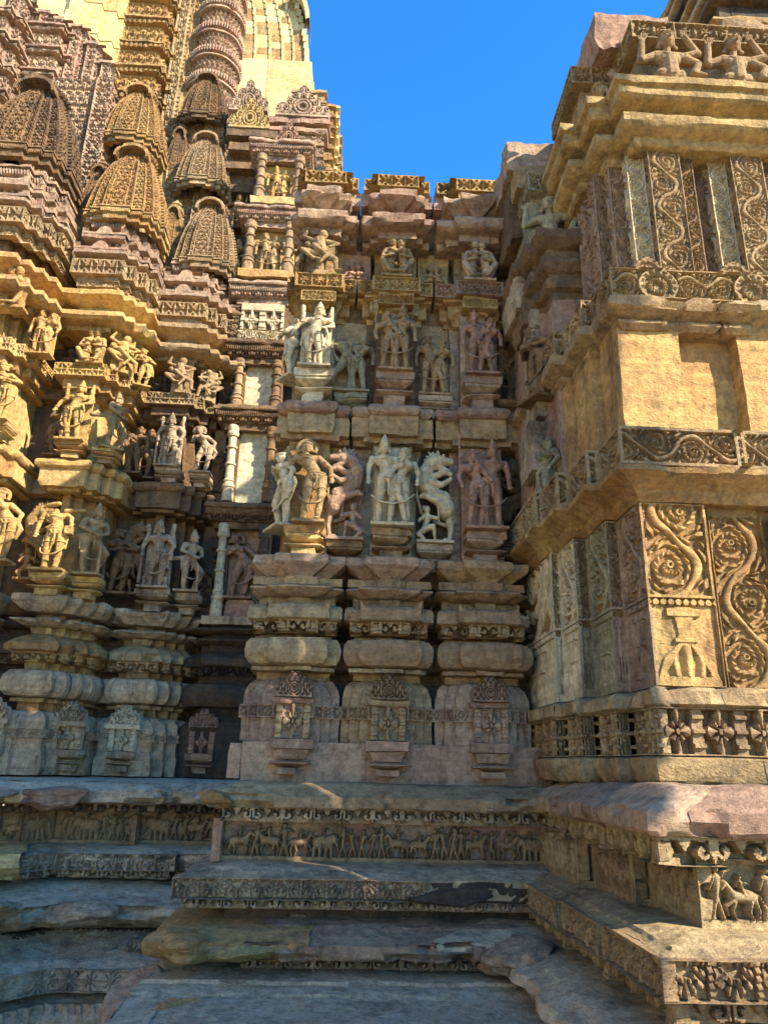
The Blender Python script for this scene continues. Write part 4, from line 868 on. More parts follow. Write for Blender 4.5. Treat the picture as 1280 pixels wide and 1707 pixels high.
for si, mt in ((2, M_wht), (4, M_grn), (6, M_pnk)):
    b = MB(); carved(b, TP[:9], 0, .455, 1.50, pilf, .034, .0045, border=.006, only=(si,), back=.02, tone=.5, amp=.4); b.build('carved_pilaster', mt, po)
b = MB(); relief(b, (2.235, 4.028, .455), .33, 1.0, lambda U, V, L, H: pvine(U, V, L, H, .66), None, .034, .005, thick=.03); relief(b, (2.62, 3.98, .455), .36, 1.0, lambda U, V, L, H: pvine(U, V, L, H), None, .034, .006, thick=.03); b.build('scroll_panel', M_och, po)
# middle band
MBp = [(1.43, 6.2), (1.43, 5.1), (1.485, 5.1), (1.485, 4.73), (1.575, 4.73), (1.575, 4.35), (1.654, 4.35), (1.654, 3.985), (2.13, 3.985), (2.13, 4.06), (2.34, 4.06), (2.34, 3.985), (4.6, 3.985)]
b = MB(); sweep(b, TPs, [(-.3, 1.50), (.0, 1.51), (.03, 1.545), (.035, 1.57), (.15, 1.635), (.165, 1.64), (.165, 1.675), (.10, 1.69), (-.1, 1.70)], blk=.6, jit=.004, seg=.05, dz=.05); sweep(b, [(x, y) for x, y in TPs], slab(.07, 1.68, 1.93), blk=9, seg=.2); o = b.build('middle_band', M_och, po)
b = MB(); carved(b, MBp, .135, 1.685, 1.925, lambda U, V, L, H: pscroll(U, V, L, H), .035, .006, border=.02, back=.15); b.build('scroll_frieze', M_tan, o)
# plain middle storey
MW = [(1.42, 6.2), (1.42, 5.1), (1.50, 5.1), (1.50, 4.73), (1.56, 4.73), (1.56, 4.35), (1.625, 4.35), (1.625, 4.0), (2.02, 4.0), (2.02, 4.11), (2.40, 4.11), (2.40, 4.0), (4.6, 4.0)]
b = MB(); sweep(b, MW, slab(0, 1.9, 2.82), seg=.04, amp=.9, blk=9, dz=.05, jit=.0, chip=.03, tone=.5); b.build('plain_panel_wall', M_yel, po)
# upper band under the balcony
b = MB(); sweep(b, TPs[:7]+[(1.654, 3.985), (2.25, 3.985), (2.25, 4.05), (2.33, 4.05), (2.33, 3.985), (4.6, 3.985)], [(-.3, 2.66), (.0, 2.67), (.035, 2.70), (.035, 2.72), (.0, 2.735), (.09, 2.77), (.11, 2.78), (.11, 2.855), (.05, 2.865), (-.3, 2.87)], blk=.5, jit=.006, seg=.04, chip=.04, dz=.04); o = b.build('upper_band', M_tan, po)
b = MB(); carved(b, TPs, .075, 2.865, 3.08, lambda U, V, L, H: pmed((U+L/2) % .62-.31 if L > 1 else U, V, L, H), .04, .006, border=.012, back=.3, only=(2, 3, 4, 5, 6, 7)); b.build('foliage_parapet', M_tan, o)
for cx in (1.95, 2.52):
    b = MB(); relief(b, (cx-.13, 3.89, 3.07), .22, .10, lambda U, V, L, H: pmed(U, V+.12, L, H*2), lambda x, y: np.abs(x)**1.5 < 1-y, .02, .008, thick=.06); b.build('crest', M_tan, o)
# pillars of the balcony
def pillar(cx, y, mats, w=.115):
    for k, (dx, dy, ww, mt) in enumerate([(0, 0, w, mats[0]), (-.175, .08, .065, mats[1]), (.17, .05, .06, mats[0]), (-.28, .17, .06, mats[2]), (-.37, .27, .05, mats[2])]):
        c = cx+dx; pn = [(c-ww, y+dy+.4), (c-ww, y+dy), (c+ww, y+dy), (c+ww, y+dy+.4)]
        b = MB(); carved(b, pn, 0, 3.02, 4.22, lambda U, V, L, H: pvine(U, V, max(L, .1), H), .02, .006, border=.008, only=(0, 1, 2), tone=.5, amp=.4); b.build('pillar', mt, po)
pillar(2.10, 4.05, (M_tan, M_wht, M_pnk)); pillar(2.70, 4.05, (M_tan, M_wht, M_pnk)); pillar(3.30, 4.05, (M_tan, M_wht, M_pnk))
b = MB(); sweep(b, [(1.75, 5.3), (1.75, 4.75), (4.6, 4.75)], slab(0, 2.8, 5.2), seg=.12, dz=.2); b.build('inner_wall', M_brn, po)
# cornice
CPn = [(1.62, 5.2), (1.62, 4.45), (1.74, 4.45), (1.74, 4.2), (1.88, 4.2), (1.88, 4.0), (4.6, 4.0)]
b = MB(); sweep(b, CPn, [(-.4, 4.20), (-.02, 4.205), (.0, 4.22), (.0, 4.27), (.07, 4.29), (.10, 4.32), (.105, 4.38), (.06, 4.41), (.02, 4.42), (.02, 4.48), (.12, 4.50), (.14, 4.52), (.14, 4.59), (.17, 4.60), (.17, 4.66), (.0, 4.68), (-.3, 4.69)], blk=.9, jit=.004, seg=.05, dz=.035, chip=.01); b.build('cornice', M_och, po)
b = MB(); sweep(b, [(1.62, 5.0), (1.62, 4.35), (1.95, 4.35), (1.95, 4.03), (4.6, 4.03)], slab(-.05, 4.66, 5.3), seg=.06, amp=1.2, blk=.6, dz=.1); sweep(b, [(1.9, 5.0), (1.9, 4.1), (4.6, 4.1)], slab(0, 5.3, 5.36), seg=.06); b.build('bracket_wall', M_tan, po)
b = MB(); carved(b, [(1.60, 4.9), (1.60, 4.34), (1.93, 4.34), (1.93, 3.93), (4.6, 3.93)], .02, 5.13, 5.30, pchk, .035, .008, back=.3); b.build('carved_parapet', M_tan, po)
# rubble on the roof
for (x0, x1, y0, y1, z0, z1, mt, q) in ((1.75, 2.3, 4.15, 4.6, 5.3, 5.62, M_pnk, .03), (2.5, 2.9, 4.1, 4.5, 5.3, 5.66, M_soo, -.1), (2.7, 4.4, 4.05, 4.6, 5.33, 5.55, M_tan, 0)):
    b = MB(); box(b, x0, x1, y0, y1, z0, z1, seg=.05, amp=4, taper=q); b.build('roof_rubble', mt, po)
# rear corner of the porch
rc = thing('porch_rear_corner', 'shaded rear corner of the porch with its own cornice, bracket figure and broken roof slabs', 'building', (1.6, 5.0, -1.6))
RP = [(1.37, 6.0), (1.37, 5.25), (1.42, 5.25), (1.42, 5.0), (1.47, 5.0), (1.47, 4.80), (2.2, 4.80)]
b = MB(); sweep(b, RP, slab(0, 1.9, 3.55), seg=.08, amp=1.6, blk=9, dz=.12); b.build('wall', M_pnk, rc)
b = MB(); box(b, 1.35, 1.42, 5.0, 5.3, 2.55, 3.5, amp=2.2); box(b, 1.30, 1.44, 5.0, 5.35, 2.10, 2.50, amp=2.5); b.build('grey_block', M_gry, rc)
b = MB(); sweep(b, RP, [(-.3, 3.42), (-.02, 3.43), (0, 3.46), (.0, 3.51), (.05, 3.53), (.06, 3.60), (.02, 3.63), (.02, 3.67), (.08, 3.70), (.09, 3.78), (.05, 3.81), (.04, 3.88), (.1, 3.90), (.13, 3.94), (.13, 4.02), (.0, 4.05), (-.3, 4.06)], blk=.5, seg=.05, dz=.035); b.build('cornice', M_brn, rc)
b = MB(); sweep(b, [(1.36, 6.0), (1.36, 4.92), (2.2, 4.92)], slab(0, 4.0, 4.72), seg=.06, amp=1.5, dz=.1); b.build('bracket_wall', M_grn, rc)
b = MB(); carved(b, [(1.36, 6.0), (1.36, 4.86), (2.2, 4.86)], .03, 4.52, 4.70, pchk, .035, .009, back=.3); b.build('carved_parapet', M_grn, rc)
for k, (x0, x1, y0, y1, z0, z1, mt) in enumerate(((1.27, 2.0, 4.98, 5.5, 4.70, 4.92, M_tan), (1.22, 2.0, 5.05, 5.9, 4.93, 5.24, M_pnk), (1.26, 1.45, 5.2, 6.2, 4.35, 4.95, M_brn), (1.27, 1.45, 5.15, 5.7, 3.62, 4.02, M_gry), (1.31, 1.45, 5.1, 5.5, 3.42, 3.7, M_brn))):
    b = MB(); box(b, x0, x1, y0, y1, z0, z1, seg=.045, amp=3.2); b.build('broken_slab', mt, rc)

# the porch roof climbs out of the picture to the right
for k in range(9):
    b = MB(); x = 2.95+.10*k; y = 4.6+.10*k; z = 5.3+.44*k
    sweep(b, [(x, 7.2), (x, y), (7.2, y)], slab(0, z, z+.28), seg=.12); sweep(b, [(x, 7.2), (x, y), (7.2, y)], eave(.09, z+.28, z+.44), seg=.12); b.build('roof_tier', (M_soo, M_tan, M_och)[k % 3], po)
b = MB(); sweep(b, [(4.3, 7.0), (4.3, 4.0), (7.0, 4.0)], slab(0, -1.9, 5.4), seg=.2, dz=.3); b.build('side_wall', M_och, po)

# unseen pillared roof added to the right; it shades the foot of the walls
pv = thing('added_shade_pavilion', 'pillared stone roof in tiers, added out of view to shade the foot of the walls', 'building', (5.25, -.6, -1.9))
b = MB(); box(b, 4.4, 6.1, -3.3, .6, -1.9, -1.3, seg=.2); b.build('platform', M_gry, pv)
for x in (4.6, 5.9):
    for y in (-2.9, -.7): 
        b = MB(); cyl(b, (x, y), [(.22, -1.3), (.22, -1.0), (.15, -.9), (.15, 3.1), (.24, 3.5), (.24, 3.7)], n=16); b.build('pillar', M_tan, pv)
for k in range(5):
    b = MB(); q = .12*k; z = 3.7+1.06*k; sweep(b, [(4.5+q, .62), (4.5+q, -3.2+q), (6.0, -3.2+q), (6.0, .62), (4.5+q, .62)], [(-.7, z), (0, z), (0, z+.8), (-.02, z+1.06), (-.7, z+1.07)], seg=.3, dz=.3); b.build('roof_tier', M_tan, pv)

# unseen sunlit flank added left of the viewer to bounce warm light onto walls
ns = thing('light_bounce_flank', 'plain sunlit flank added out of view on the left to bounce warm light', 'building', (-8, -1, -1.9))
NP = [(-9.5, 4.2), (-6.2, 4.2), (-6.2, 2.6), (-5.7, 2.6), (-5.7, -3.6), (-6.2, -3.6), (-6.2, -6.0), (-9.5, -6.0)][::-1]
b = MB(); sweep(b, NP, [(.35, -1.9), (.35, -1.5), (.2, -1.3), (.2, -.9), (.35, -.8), (.1, -.6), (.1, .3), (0, .4)], seg=.3, dz=.2, blk=1); b.build('plinth', M_wht, ns)
b = MB(); sweep(b, NP, [(0, .4), (0, 2.4), (.12, 2.45), (.12, 2.7), (0, 2.75), (0, 4.6), (.4, 4.65), (.4, 4.8), (.1, 5.0), (0, 5.0)], seg=.3, dz=.3, blk=1); b.build('wall', M_wht, ns)
b = MB()
for k in range(7): sweep(b, NP, [(-.25*k, 5.0+.5*k), (-.25*k, 5.35+.5*k), (-.25*k+.1, 5.38+.5*k), (-.25*k-.2, 5.5+.5*k)], seg=.35, dz=.3)
b.build('tiered_roof', M_wht, ns)
# ------------------------------------------------------------------ shaded left wall: three stepped piers
def pier(root, plan, mats, z_top_extra=0, fringe=True, crest=None, dark=None):
    """base mouldings, two storeys of pilasters, balcony and roof courses wrapped round one stepped pier plan"""
    m0, m1, m2, m3 = mats
    b = MB(); sweep(b, plan, [(-.3, -.14), (.0, -.13), (.0, .10), (-.01, .105), (-.01, .28), (-.02, .38), (-.07, .435), (-.13, .45), (-.3, .46)], blk=.28, jit=.012, seg=.05, chip=.02); b.build('ribbed_base_moulding', m0, root)
    b = MB(); carved(b, plan, .018, .20, .28, lambda U, V, L, H: (lambda d: np.where(d < .25, .9, np.where(d < .42, .2, np.where(d < .62, 1, .15))))(np.abs(((U/fit(L, .11)+.5) % 1-.5)*1.2)+np.abs(V/H-.5)*1.1), depth=.02, res=.009); b.build('diamond_band', m0, root)
    b = MB(); sweep(b, plan, slab(.012, -.13, .045), blk=.5, jit=.012, seg=.06, chip=.02); b.build('footing', m0, root)
    b = MB(); sweep(b, plan, slab(-.16, .43, .60), seg=.15); sweep(b, plan, slab(-.16, .82, 1.03), seg=.15); sweep(b, plan, slab(-.16, 1.2, 1.30), seg=.15); sweep(b, plan, slab(-.10, .53, .565), seg=.15); sweep(b, plan, slab(-.18, 1.34, 1.42), seg=.15); b.build('neck', m1, root)
    b = MB(); sweep(b, plan, roll(-.0, .57, .85, .15, -.3), blk=.6, jit=.012, chip=0, seg=.05, dz=.035); b.build('torus_moulding', m0, root)
    b = MB(); sweep(b, plan, [(-.3, 1.0), (-.06, 1.005), (.0, 1.02), (.0, 1.08), (-.06, 1.13), (-.15, 1.20), (-.3, 1.22)], blk=.4, jit=.01, seg=.04, chip=.05, rough=.015, amp=1.6); e = b.build('scalloped_eave', m1, root)
    b = MB(); carved(b, plan, -.055, .915, 1.005, pfringe, .06, .010, border=0); b.build('scalloped_fringe', m1, e)
    b = MB(); sweep(b, plan, lens(.0, 1.265, 1.36), blk=.6, seg=.04, chip=.04, rough=.02, amp=1.6, dz=.03); sweep(b, plan, trap(.02, 1.40, 1.57), blk=.6, seg=.04, chip=.04, rough=.02, amp=1.6, dz=.03); b.build('cornice', m0, root)
    b = MB(); sweep(b, plan, slab(-.22, 1.5, 2.74), amp=.8, seg=.08, dz=.15, blk=9); sweep(b, plan, slab(-.22, 2.9, 3.98), amp=.8, seg=.08, dz=.15, blk=9); sweep(b, plan, slab(-.22, 4.1, 4.8), amp=.8, seg=.08, dz=.15, blk=9); b.build('pilaster', m2, root)
    b = MB(); sweep(b, plan, slab(-.09, 2.70, 2.74)); sweep(b, plan, slab(-.02, 2.735, 2.93)); b.build('capital', m2, root)
    b = MB(); sweep(b, plan, roll(.03, 2.925, 3.04, .09), blk=.4, chip=0, seg=.05, dz=.035, amp=1.6); b.build('roll_moulding', m2, root)
    b = MB(); sweep(b, plan, [(-.3, 3.84), (-.12, 3.85), (-.12, 3.9), (-.06, 3.91), (-.06, 4.01), (-.0, 4.02), (-.3, 4.05)], blk=9); o = b.build('balcony', m2, root)
    b = MB(); carved(b, plan, .02, 4.02, 4.17, pchk2, .03, .010, back=.25); b.build('parapet', m3, o)
    zt = 4.66
    b = MB(); sweep(b, plan, [(-.3, zt-.06), (-.02, zt-.05), (-.02, zt), (.13, zt+.01), (.17, zt+.04), (.16, zt+.10), (.10, zt+.13), (-.08, zt+.22), (-.10, zt+.30), (.06, zt+.36), (.09, zt+.37), (.09, zt+.43), (-.1, zt+.46)], blk=.5, jit=.008, seg=.05, dz=.04, chip=.012); b.build('roof_cornice', m3, root)
def tier(root, plan, z, kind, mat, p=0.0, lab=None):
    b = MB()
    if kind == 'chk': carved(b, plan, p, z, z+.20, pchk2, .035, .012, back=.25); sweep(b, plan, slab(p-.06, z-.06, z+.01), seg=.15); carved(b, plan, p-.07, z-.13, z-.05, pscroll, .02, .014); return b.build('checker_band', mat, root)
    if kind == 'gab':
        sweep(b, plan, [(-.3, z-.03), (p-.02, z-.03), (p, z-.02), (p, z+.05), (p-.02, z+.06), (-.2, z+.10)], blk=9, seg=.06, dz=.06)
        # gables and horns riding on the edge
        o = offs(plan, p)
        for i in range(len(o)-1):
            d = o[i+1]-o[i]; L = float(np.hypot(*d)); d = d/L; n = np.array([d[1], -d[0]])
            if L < .06: continue
            k = 33; s = np.linspace(0, 1, k); x = (s-.5)*L
            g = np.clip((np.abs(x)-(L/2-.035))/.035, 0, 1)**1.3*.05
            if L > .25: g = g+np.clip(1-(x/.085)**2, 0, 1)**.5*.085
            G = np.empty((k, 4, 3)); bx = o[i]+d*(s*L)[:, None]
            for j, (dn, zz) in enumerate(((0, z+.03), (0, z+.058), (-.07, z+.058), (-.07, z+.03))): G[:, j, :2] = bx+n*dn; G[:, j, 2] = zz+(g if j in (1, 2) else 0)
            b.grid(G+wear(G, .5), rnd.random())
        o_ = b.build('gabled_eave', mat, root); b = MB(); carved(b, plan, p-.09, z-.10, z-.02, pteeth, .06, .012, border=0); b.build('bead_fringe', mat, o_); return o_
    if kind == 'rope': sweep(b, plan, slab(p-.06, z-.05, z), seg=.15); carved(b, plan, p, z, z+.10, prope, .05, .010, border=0, back=.25); sweep(b, plan, slab(p+.015, z+.10, z+.135), seg=.08); return b.build('rope_moulding', mat, root)
    if kind == 'gav': carved(b, plan, p, z, z+.30, pgav, .04, .011, back=.25); return b.build('arch_lattice_band', mat, root)
    if kind == 'core': sweep(b, plan, slab(p, z, z+lab), seg=.15, dz=.3); return b.build('core_wall', mat, root)
PA = [(-3.34, 8.0), (-3.34, 7.4), (-2.82, 7.4), (-2.82, 7.50), (-2.72, 7.50), (-2.72, 7.62), (-2.62, 7.62), (-2.62, 7.74), (-2.54, 7.74), (-2.54, 8.6)]
PBp = [(-2.62, 8.8), (-2.62, 8.10), (-2.50, 8.10), (-2.50, 8.0), (-1.96, 8.0), (-1.96, 8.10), (-1.86, 8.10), (-1.86, 8.22), (-1.76, 8.22), (-1.76, 8.34), (-1.68, 8.34), (-1.68, 9.0)]
PZ = [(-8.0, 6.8), (-3.75, 6.8), (-3.75, 6.92), (-3.65, 6.92), (-3.65, 7.05), (-3.56, 7.05), (-3.56, 7.2), (-3.48, 7.2), (-3.48, 8.2)]
PD = [(-1.66, 9.0), (-1.66, 8.42), (-1.56, 8.42), (-1.56, 8.32), (-.60, 8.32)]
def shiftp(P, w): return P
wZ = thing('wall_pier', 'sunlit ochre wall pier cut off by the left edge of the photo', 'wall pier', (-3.9, 7.2, -.14), 'stepped piers of the left wall')
wA = thing('wall_pier', 'left wall pier under the amber spire, its headless statue on the lower storey', 'wall pier', (-3.0, 7.7, -.14), 'stepped piers of the left wall')
wB = thing('wall_pier', 'brown shaded pier beside the window columns, carrying the narrow domed spire', 'wall pier', (-2.2, 8.3, -.14), 'stepped piers of the left wall')
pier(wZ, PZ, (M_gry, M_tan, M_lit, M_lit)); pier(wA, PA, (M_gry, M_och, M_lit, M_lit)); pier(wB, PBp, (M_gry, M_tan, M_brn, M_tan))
for root, P, dz in ((wZ, PZ, .30), (wA, PA, .12), (wB, PBp, 0)):
    tier(root, P, 5.22+dz, 'chk', M_tan, .04); tier(root, P, 5.53+dz, 'gab', M_pnk, .05); tier(root, P, 5.78+dz, 'gab', M_pnk, .0); tier(root, P, 5.95+dz, 'rope', M_pnk, -.06)
    tier(root, P, 4.6, 'core', M_brn, -.16, 1.5+dz)
# niches on the base mouldings of the piers
for root, cx, y, mt in ((wA, -3.30, 7.33, M_gry), (wA, -2.66, 7.55, M_gry), (wB, -2.25, 7.93, M_wht)):
    b = MB(); relief(b, (cx, y-.02, .36), .30, .20, parch, m_crest, .03, .008, thick=.08); b.build('arched_crest', mt, root)
    b = MB(); relief(b, (cx, y-.02, .10), .28, .23, lambda U, V, L, H: plotus(U, V, H*.9, H), None, .05, .009, thick=.08); box(b, cx-.17, cx+.17, y-.04, y+.06, .32, .365); b.build('flower_panel', mt, root)
    b = MB(); pedestal(b, cx, y-.05, .15, -.09, .10); b.build('bracket', M_gry, root)
# lower figure pedestals
for root, cx, y, w, mt in ((wA, -3.02, 7.30, .20, M_lit), (wA, -2.70, 7.42, .16, M_lit), (wB, -2.13, 7.92, .19, M_gry), (wB, -1.80, 8.05, .14, M_gry)):
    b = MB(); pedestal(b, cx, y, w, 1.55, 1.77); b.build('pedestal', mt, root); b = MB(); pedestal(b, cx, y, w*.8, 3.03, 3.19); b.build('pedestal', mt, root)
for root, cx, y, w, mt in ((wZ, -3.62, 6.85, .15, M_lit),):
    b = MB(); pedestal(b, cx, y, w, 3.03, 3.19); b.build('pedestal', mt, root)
# ------------------------------------------------------------------ wall recesses between the piers
lw = thing('recess_wall', 'dark recessed wall with small figures behind the stepped piers on the left', 'wall', (-2.6, 9.0, -.14))
RW = [(-4.2, 7.85), (-2.95, 7.85), (-2.95, 8.35), (-2.15, 8.35), (-2.15, 8.75), (-.7, 8.75)]
b = MB(); sweep(b, RW, slab(0, -.3, 6.6), seg=.12, dz=.3); b.build('back_wall', M_soo, lw)  # coloured dark as the shade behind the piers
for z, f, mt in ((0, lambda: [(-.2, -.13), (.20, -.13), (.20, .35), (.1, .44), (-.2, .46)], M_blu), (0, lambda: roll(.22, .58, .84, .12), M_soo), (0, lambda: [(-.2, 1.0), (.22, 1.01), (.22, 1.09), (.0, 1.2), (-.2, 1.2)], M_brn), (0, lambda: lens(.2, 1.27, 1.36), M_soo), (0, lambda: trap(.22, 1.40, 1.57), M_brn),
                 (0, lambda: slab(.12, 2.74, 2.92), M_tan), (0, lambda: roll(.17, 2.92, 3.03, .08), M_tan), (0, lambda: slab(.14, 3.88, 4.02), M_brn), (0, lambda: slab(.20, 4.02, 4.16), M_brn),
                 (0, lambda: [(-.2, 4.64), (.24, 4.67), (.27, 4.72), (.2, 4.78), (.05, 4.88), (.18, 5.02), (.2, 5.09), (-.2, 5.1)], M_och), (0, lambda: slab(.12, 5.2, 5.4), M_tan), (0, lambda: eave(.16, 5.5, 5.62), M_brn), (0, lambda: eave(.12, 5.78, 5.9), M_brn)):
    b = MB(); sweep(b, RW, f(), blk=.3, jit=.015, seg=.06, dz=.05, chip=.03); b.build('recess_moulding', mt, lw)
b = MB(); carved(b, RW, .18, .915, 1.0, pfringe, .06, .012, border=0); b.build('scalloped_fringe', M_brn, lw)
# ------------------------------------------------------------------ window bay with turned columns
wd_ = thing('window_bay', 'narrow recessed bay with turned columns, two pale blocked windows and ribbed eaves', 'window bay', (-1.25, 8.4, -.14))
b = MB(); sweep(b, PD, [(-.3, -.14), (.12, -.13), (.12, .1), (.11, .38), (.05, .43), (-.3, .46)], blk=.25, jit=.012); sweep(b, PD, roll(.14, .57, .83, .13), chip=0, dz=.03); b.build('base_moulding', M_soo, wd_)
b = MB(); relief(b, (-1.50, 8.16, .36), .30, .20, parch, m_crest, .025, .01, thick=.08); relief(b, (-1.50, 8.17, .10), .28, .23, lambda U, V, L, H: plotus(U, V, H*.9, H), None, .05, .009, thick=.08); pedestal(b, -1.50, 8.12, .15, -.09, .10); b.build('arched_crest', M_pnk, wd_)
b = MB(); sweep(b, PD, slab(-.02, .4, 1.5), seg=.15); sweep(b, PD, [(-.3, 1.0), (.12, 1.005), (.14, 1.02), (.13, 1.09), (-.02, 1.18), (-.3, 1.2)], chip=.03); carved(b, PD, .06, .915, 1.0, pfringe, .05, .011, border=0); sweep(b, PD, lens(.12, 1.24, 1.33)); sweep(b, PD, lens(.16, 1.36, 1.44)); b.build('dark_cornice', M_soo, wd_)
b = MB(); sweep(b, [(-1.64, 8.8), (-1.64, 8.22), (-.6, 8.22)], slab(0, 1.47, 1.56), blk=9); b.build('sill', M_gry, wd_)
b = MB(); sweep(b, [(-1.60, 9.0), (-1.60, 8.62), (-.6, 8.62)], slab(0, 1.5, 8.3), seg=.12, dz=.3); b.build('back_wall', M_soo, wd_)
def column(root, cx, cy, r, z0, z1, mat, split=None):
    h = z1-z0; f = lambda a, q: (r*a, z0+h*q)
    R_ = [f(1.15, 0), f(1.15, .13), f(1.0, .14), f(1.0, .17), f(1.22, .18), f(1.22, .215), f(.95, .22), f(.95, .25), f(1.15, .26), f(.85, .29), f(.82, .46), f(1.1, .47), f(1.1, .485), f(.82, .50), f(.78, .68), f(1.08, .69), f(1.08, .71), f(.78, .72), f(.78, .84), f(1.05, .85), f(1.2, .88), f(1.05, .91), f(1.0, .92), f(1.15, .95), f(1.1, .985), f(.9, 1)]
    b = MB(); cyl(b, (cx, cy), R_, n=14); return b.build('turned_column', mat, root)
def ribeave(root, x0, x1, y, z, mat):
    P = [(x0, y+.5), (x0, y), (x1, y), (x1, y+.5)]
    b = MB(); sweep(b, P, slab(-.12, z-.14, z-.04)); sweep(b, P, [(-.2, z+.08), (.0, z+.085), (.01, z+.10), (-.01, z+.15), (-.06, z+.165), (-.3, z+.17)], blk=9); o = b.build('ribbed_eave', mat, root)
    b = MB(); carved(b, P, -.02, z+.01, z+.085, prope, .03, .008, border=0); b.build('rope_moulding', mat, o)
    b = MB(); carved(b, P, -.05, z-.06, z+.01, pfringe, .045, .008, border=0); b.build('scalloped_fringe', mat, o); return o
XL, XR, YC = -1.50, -1.06, 8.30
for (z0, z1, mL, mR, pane, mp) in ((1.56, 2.66, M_wht, M_blk, 0, None), (2.93, 3.92, M_wht, M_brn, 1, M_plas), (4.15, 4.84, M_tan, M_brn, 1, M_wht)):
    column(wd_, XL, YC, .062, z0, z1, mL); column(wd_, XR+.03, YC, .062, z0, z1, mR)
    b = MB(); box(b, XL+.02, XL+.075, 8.36, 8.6, z0, z1, amp=.5); b.build('door_jamb', M_brn, wd_); b = MB(); box(b, XR+.03, XR+.09, 8.36, 8.6, z0, z1, amp=.5); b.build('door_jamb', M_brn, wd_); b = MB(); box(b, XL-.25, XL-.1, 8.45, 8.6, z0, z1); b.build('door_jamb', M_brn, wd_)
    if pane: b = MB(); box(b, XL+.075, XR+.03, 8.40, 8.55, z0, z1, amp=.35, tone=.5); b.build('blocked_window', mp, wd_)
b = MB(); box(b, XL+.06, XR+.05, 8.42, 8.55, 1.56, 2.7, amp=1); box(b, XL+.10, XR-.02, 8.28, 8.42, 1.56, 1.76, amp=1.5); b.build('niche_backing', M_pnk, wd_)
for z, x0, x1 in ((2.74, -1.74, -.86), (4.0, -1.74, -.88), (4.92, -1.70, -.86), (5.80, -1.74, -.80), (7.02, -1.74, -.78), (8.16, -1.66, -.74)):
    ribeave(wd_, x0, x1, 8.16, z, M_pnk if z > 5 else M_brn)
b = MB(); relief(b, (-1.27, 8.24, 5.10), .60, .16, pscroll, None, .03, .009, thick=.1); b.build('scroll_panel', M_wht, wd_)
b = MB(); relief(b, (-1.27, 8.26, 5.26), .56, .40, lambda U, V, L, H: np.maximum(plotus(U, V, L, H*.75), 0), None, .06, .008, thick=.1); b.build('diamond_balustrade', M_wht, wd_)
b = MB(); relief(b, (-1.60, 8.28, 5.12), .13, .50, pscroll, None, .03, .009, thick=.1); box(b, -1.62, -.85, 8.3, 8.6, 5.06, 5.8); b.build('balustrade_core', M_brn, wd_)
for z0, z1, dx in ((6.12, 6.92, 0), (7.30, 8.06, .06)):
    b = MB(); box(b, -1.62+dx, -.90+dx, 8.14, 8.5, z0-.13, z0-.02); box(b, -1.55+dx, -.95+dx, 8.4, 8.6, z0, z1+.1); b.build('niche_sill', M_lit, wd_)
    column(wd_, -1.52+dx, 8.24, .065, z0, z1, M_tan); column(wd_, -1.00+dx, 8.24, .065, z0, z1, M_tan)
# pediments above the bay
b = MB(); box(b, -2.1, -.85, 8.9, 9.6, 8.0, 9.3); box(b, -2.1, -1.3, 8.75, 9.3, 8.3, 8.42); box(b, -2.05, -1.35, 8.7, 9.3, 8.6, 8.74); box(b, -2.1, -1.35, 8.68, 9.3, 8.85, 8.98); b.build('stepped_slabs', M_brn, wd_)
b = MB(); P = [(-2.12, 9.2), (-2.12, 8.86), (-1.3, 8.86), (-1.3, 8.83), (-.82, 8.83), (-.82, 9.6)]; carved(b, P, .03, 8.98, 9.32, lambda U, V, L, H: pgav(U, V, L, H, .15), .05, .014, back=.1); b.build('carved_panel', M_pnk, wd_)
for cx, y, z, w, h, mt in ((-1.78, 8.66, 8.98, .62, .62, M_och), (-1.88, 8.95, 9.62, .62, .66, M_pnk), (-1.0, 8.62, 9.22, .82, .62, M_pnk), (-1.15, 8.40, 8.42, .42, .50, M_pnk)):
    b = MB(); relief(b, (cx, y, z), w, h, parch, m_tri, .06, .011, thick=.14); b.build('arched_gable', mt, wd_)
b = MB(); P = [(-1.42, 9.4), (-1.42, 8.72), (-.66, 8.72), (-.66, 9.4)]; sweep(b, P, slab(-.02, 8.3, 9.2)); carved(b, P, .0, 8.4, 8.95, lambda U, V, L, H: pgav(U, V, L, H, .14), .05, .012, back=.1); sweep(b, P, slab(.05, 8.98, 9.06)); sweep(b, P, slab(.08, 9.12, 9.22)); b.build('gable_base', M_pnk, wd_)
# receding roof to the right
rr = thing('receding_roof', 'ridge of small carved blocks stepping down against the sky behind the middle wall', 'roof', (-.6, 9.2, 6.0))
for k, (x, y, z0, z1, mt) in enumerate(((-.70, 8.75, 6.5, 9.75, M_tan), (-.56, 9.0, 6.5, 9.9, M_och), (-.52, 9.4, 6.5, 10.2, M_pale), (-.48, 9.8, 6.5, 10.1, M_tan), (-.44, 9.5, 6.5, 9.2, M_tan), (-.36, 9.5, 6.5, 8.9, M_och), (-.24, 9.5, 6.5, 8.7, M_tan))):
    P = [(x-.5, y), (x, y), (x, y+.8)]
    b = MB(); z = z0
    while z < z1-.05:
        sweep(b, P, slab(0, z, z+.16), blk=9, seg=.1); sweep(b, P, slab(.045, z+.16, z+.21), blk=9, seg=.1); z += .21
    carved(b, P, .012, z0, z1, lambda U, V, L, H: pgav(U, V, L, H, .13), .04, .02, back=.2); b.build('tiered_block', mt, rr)
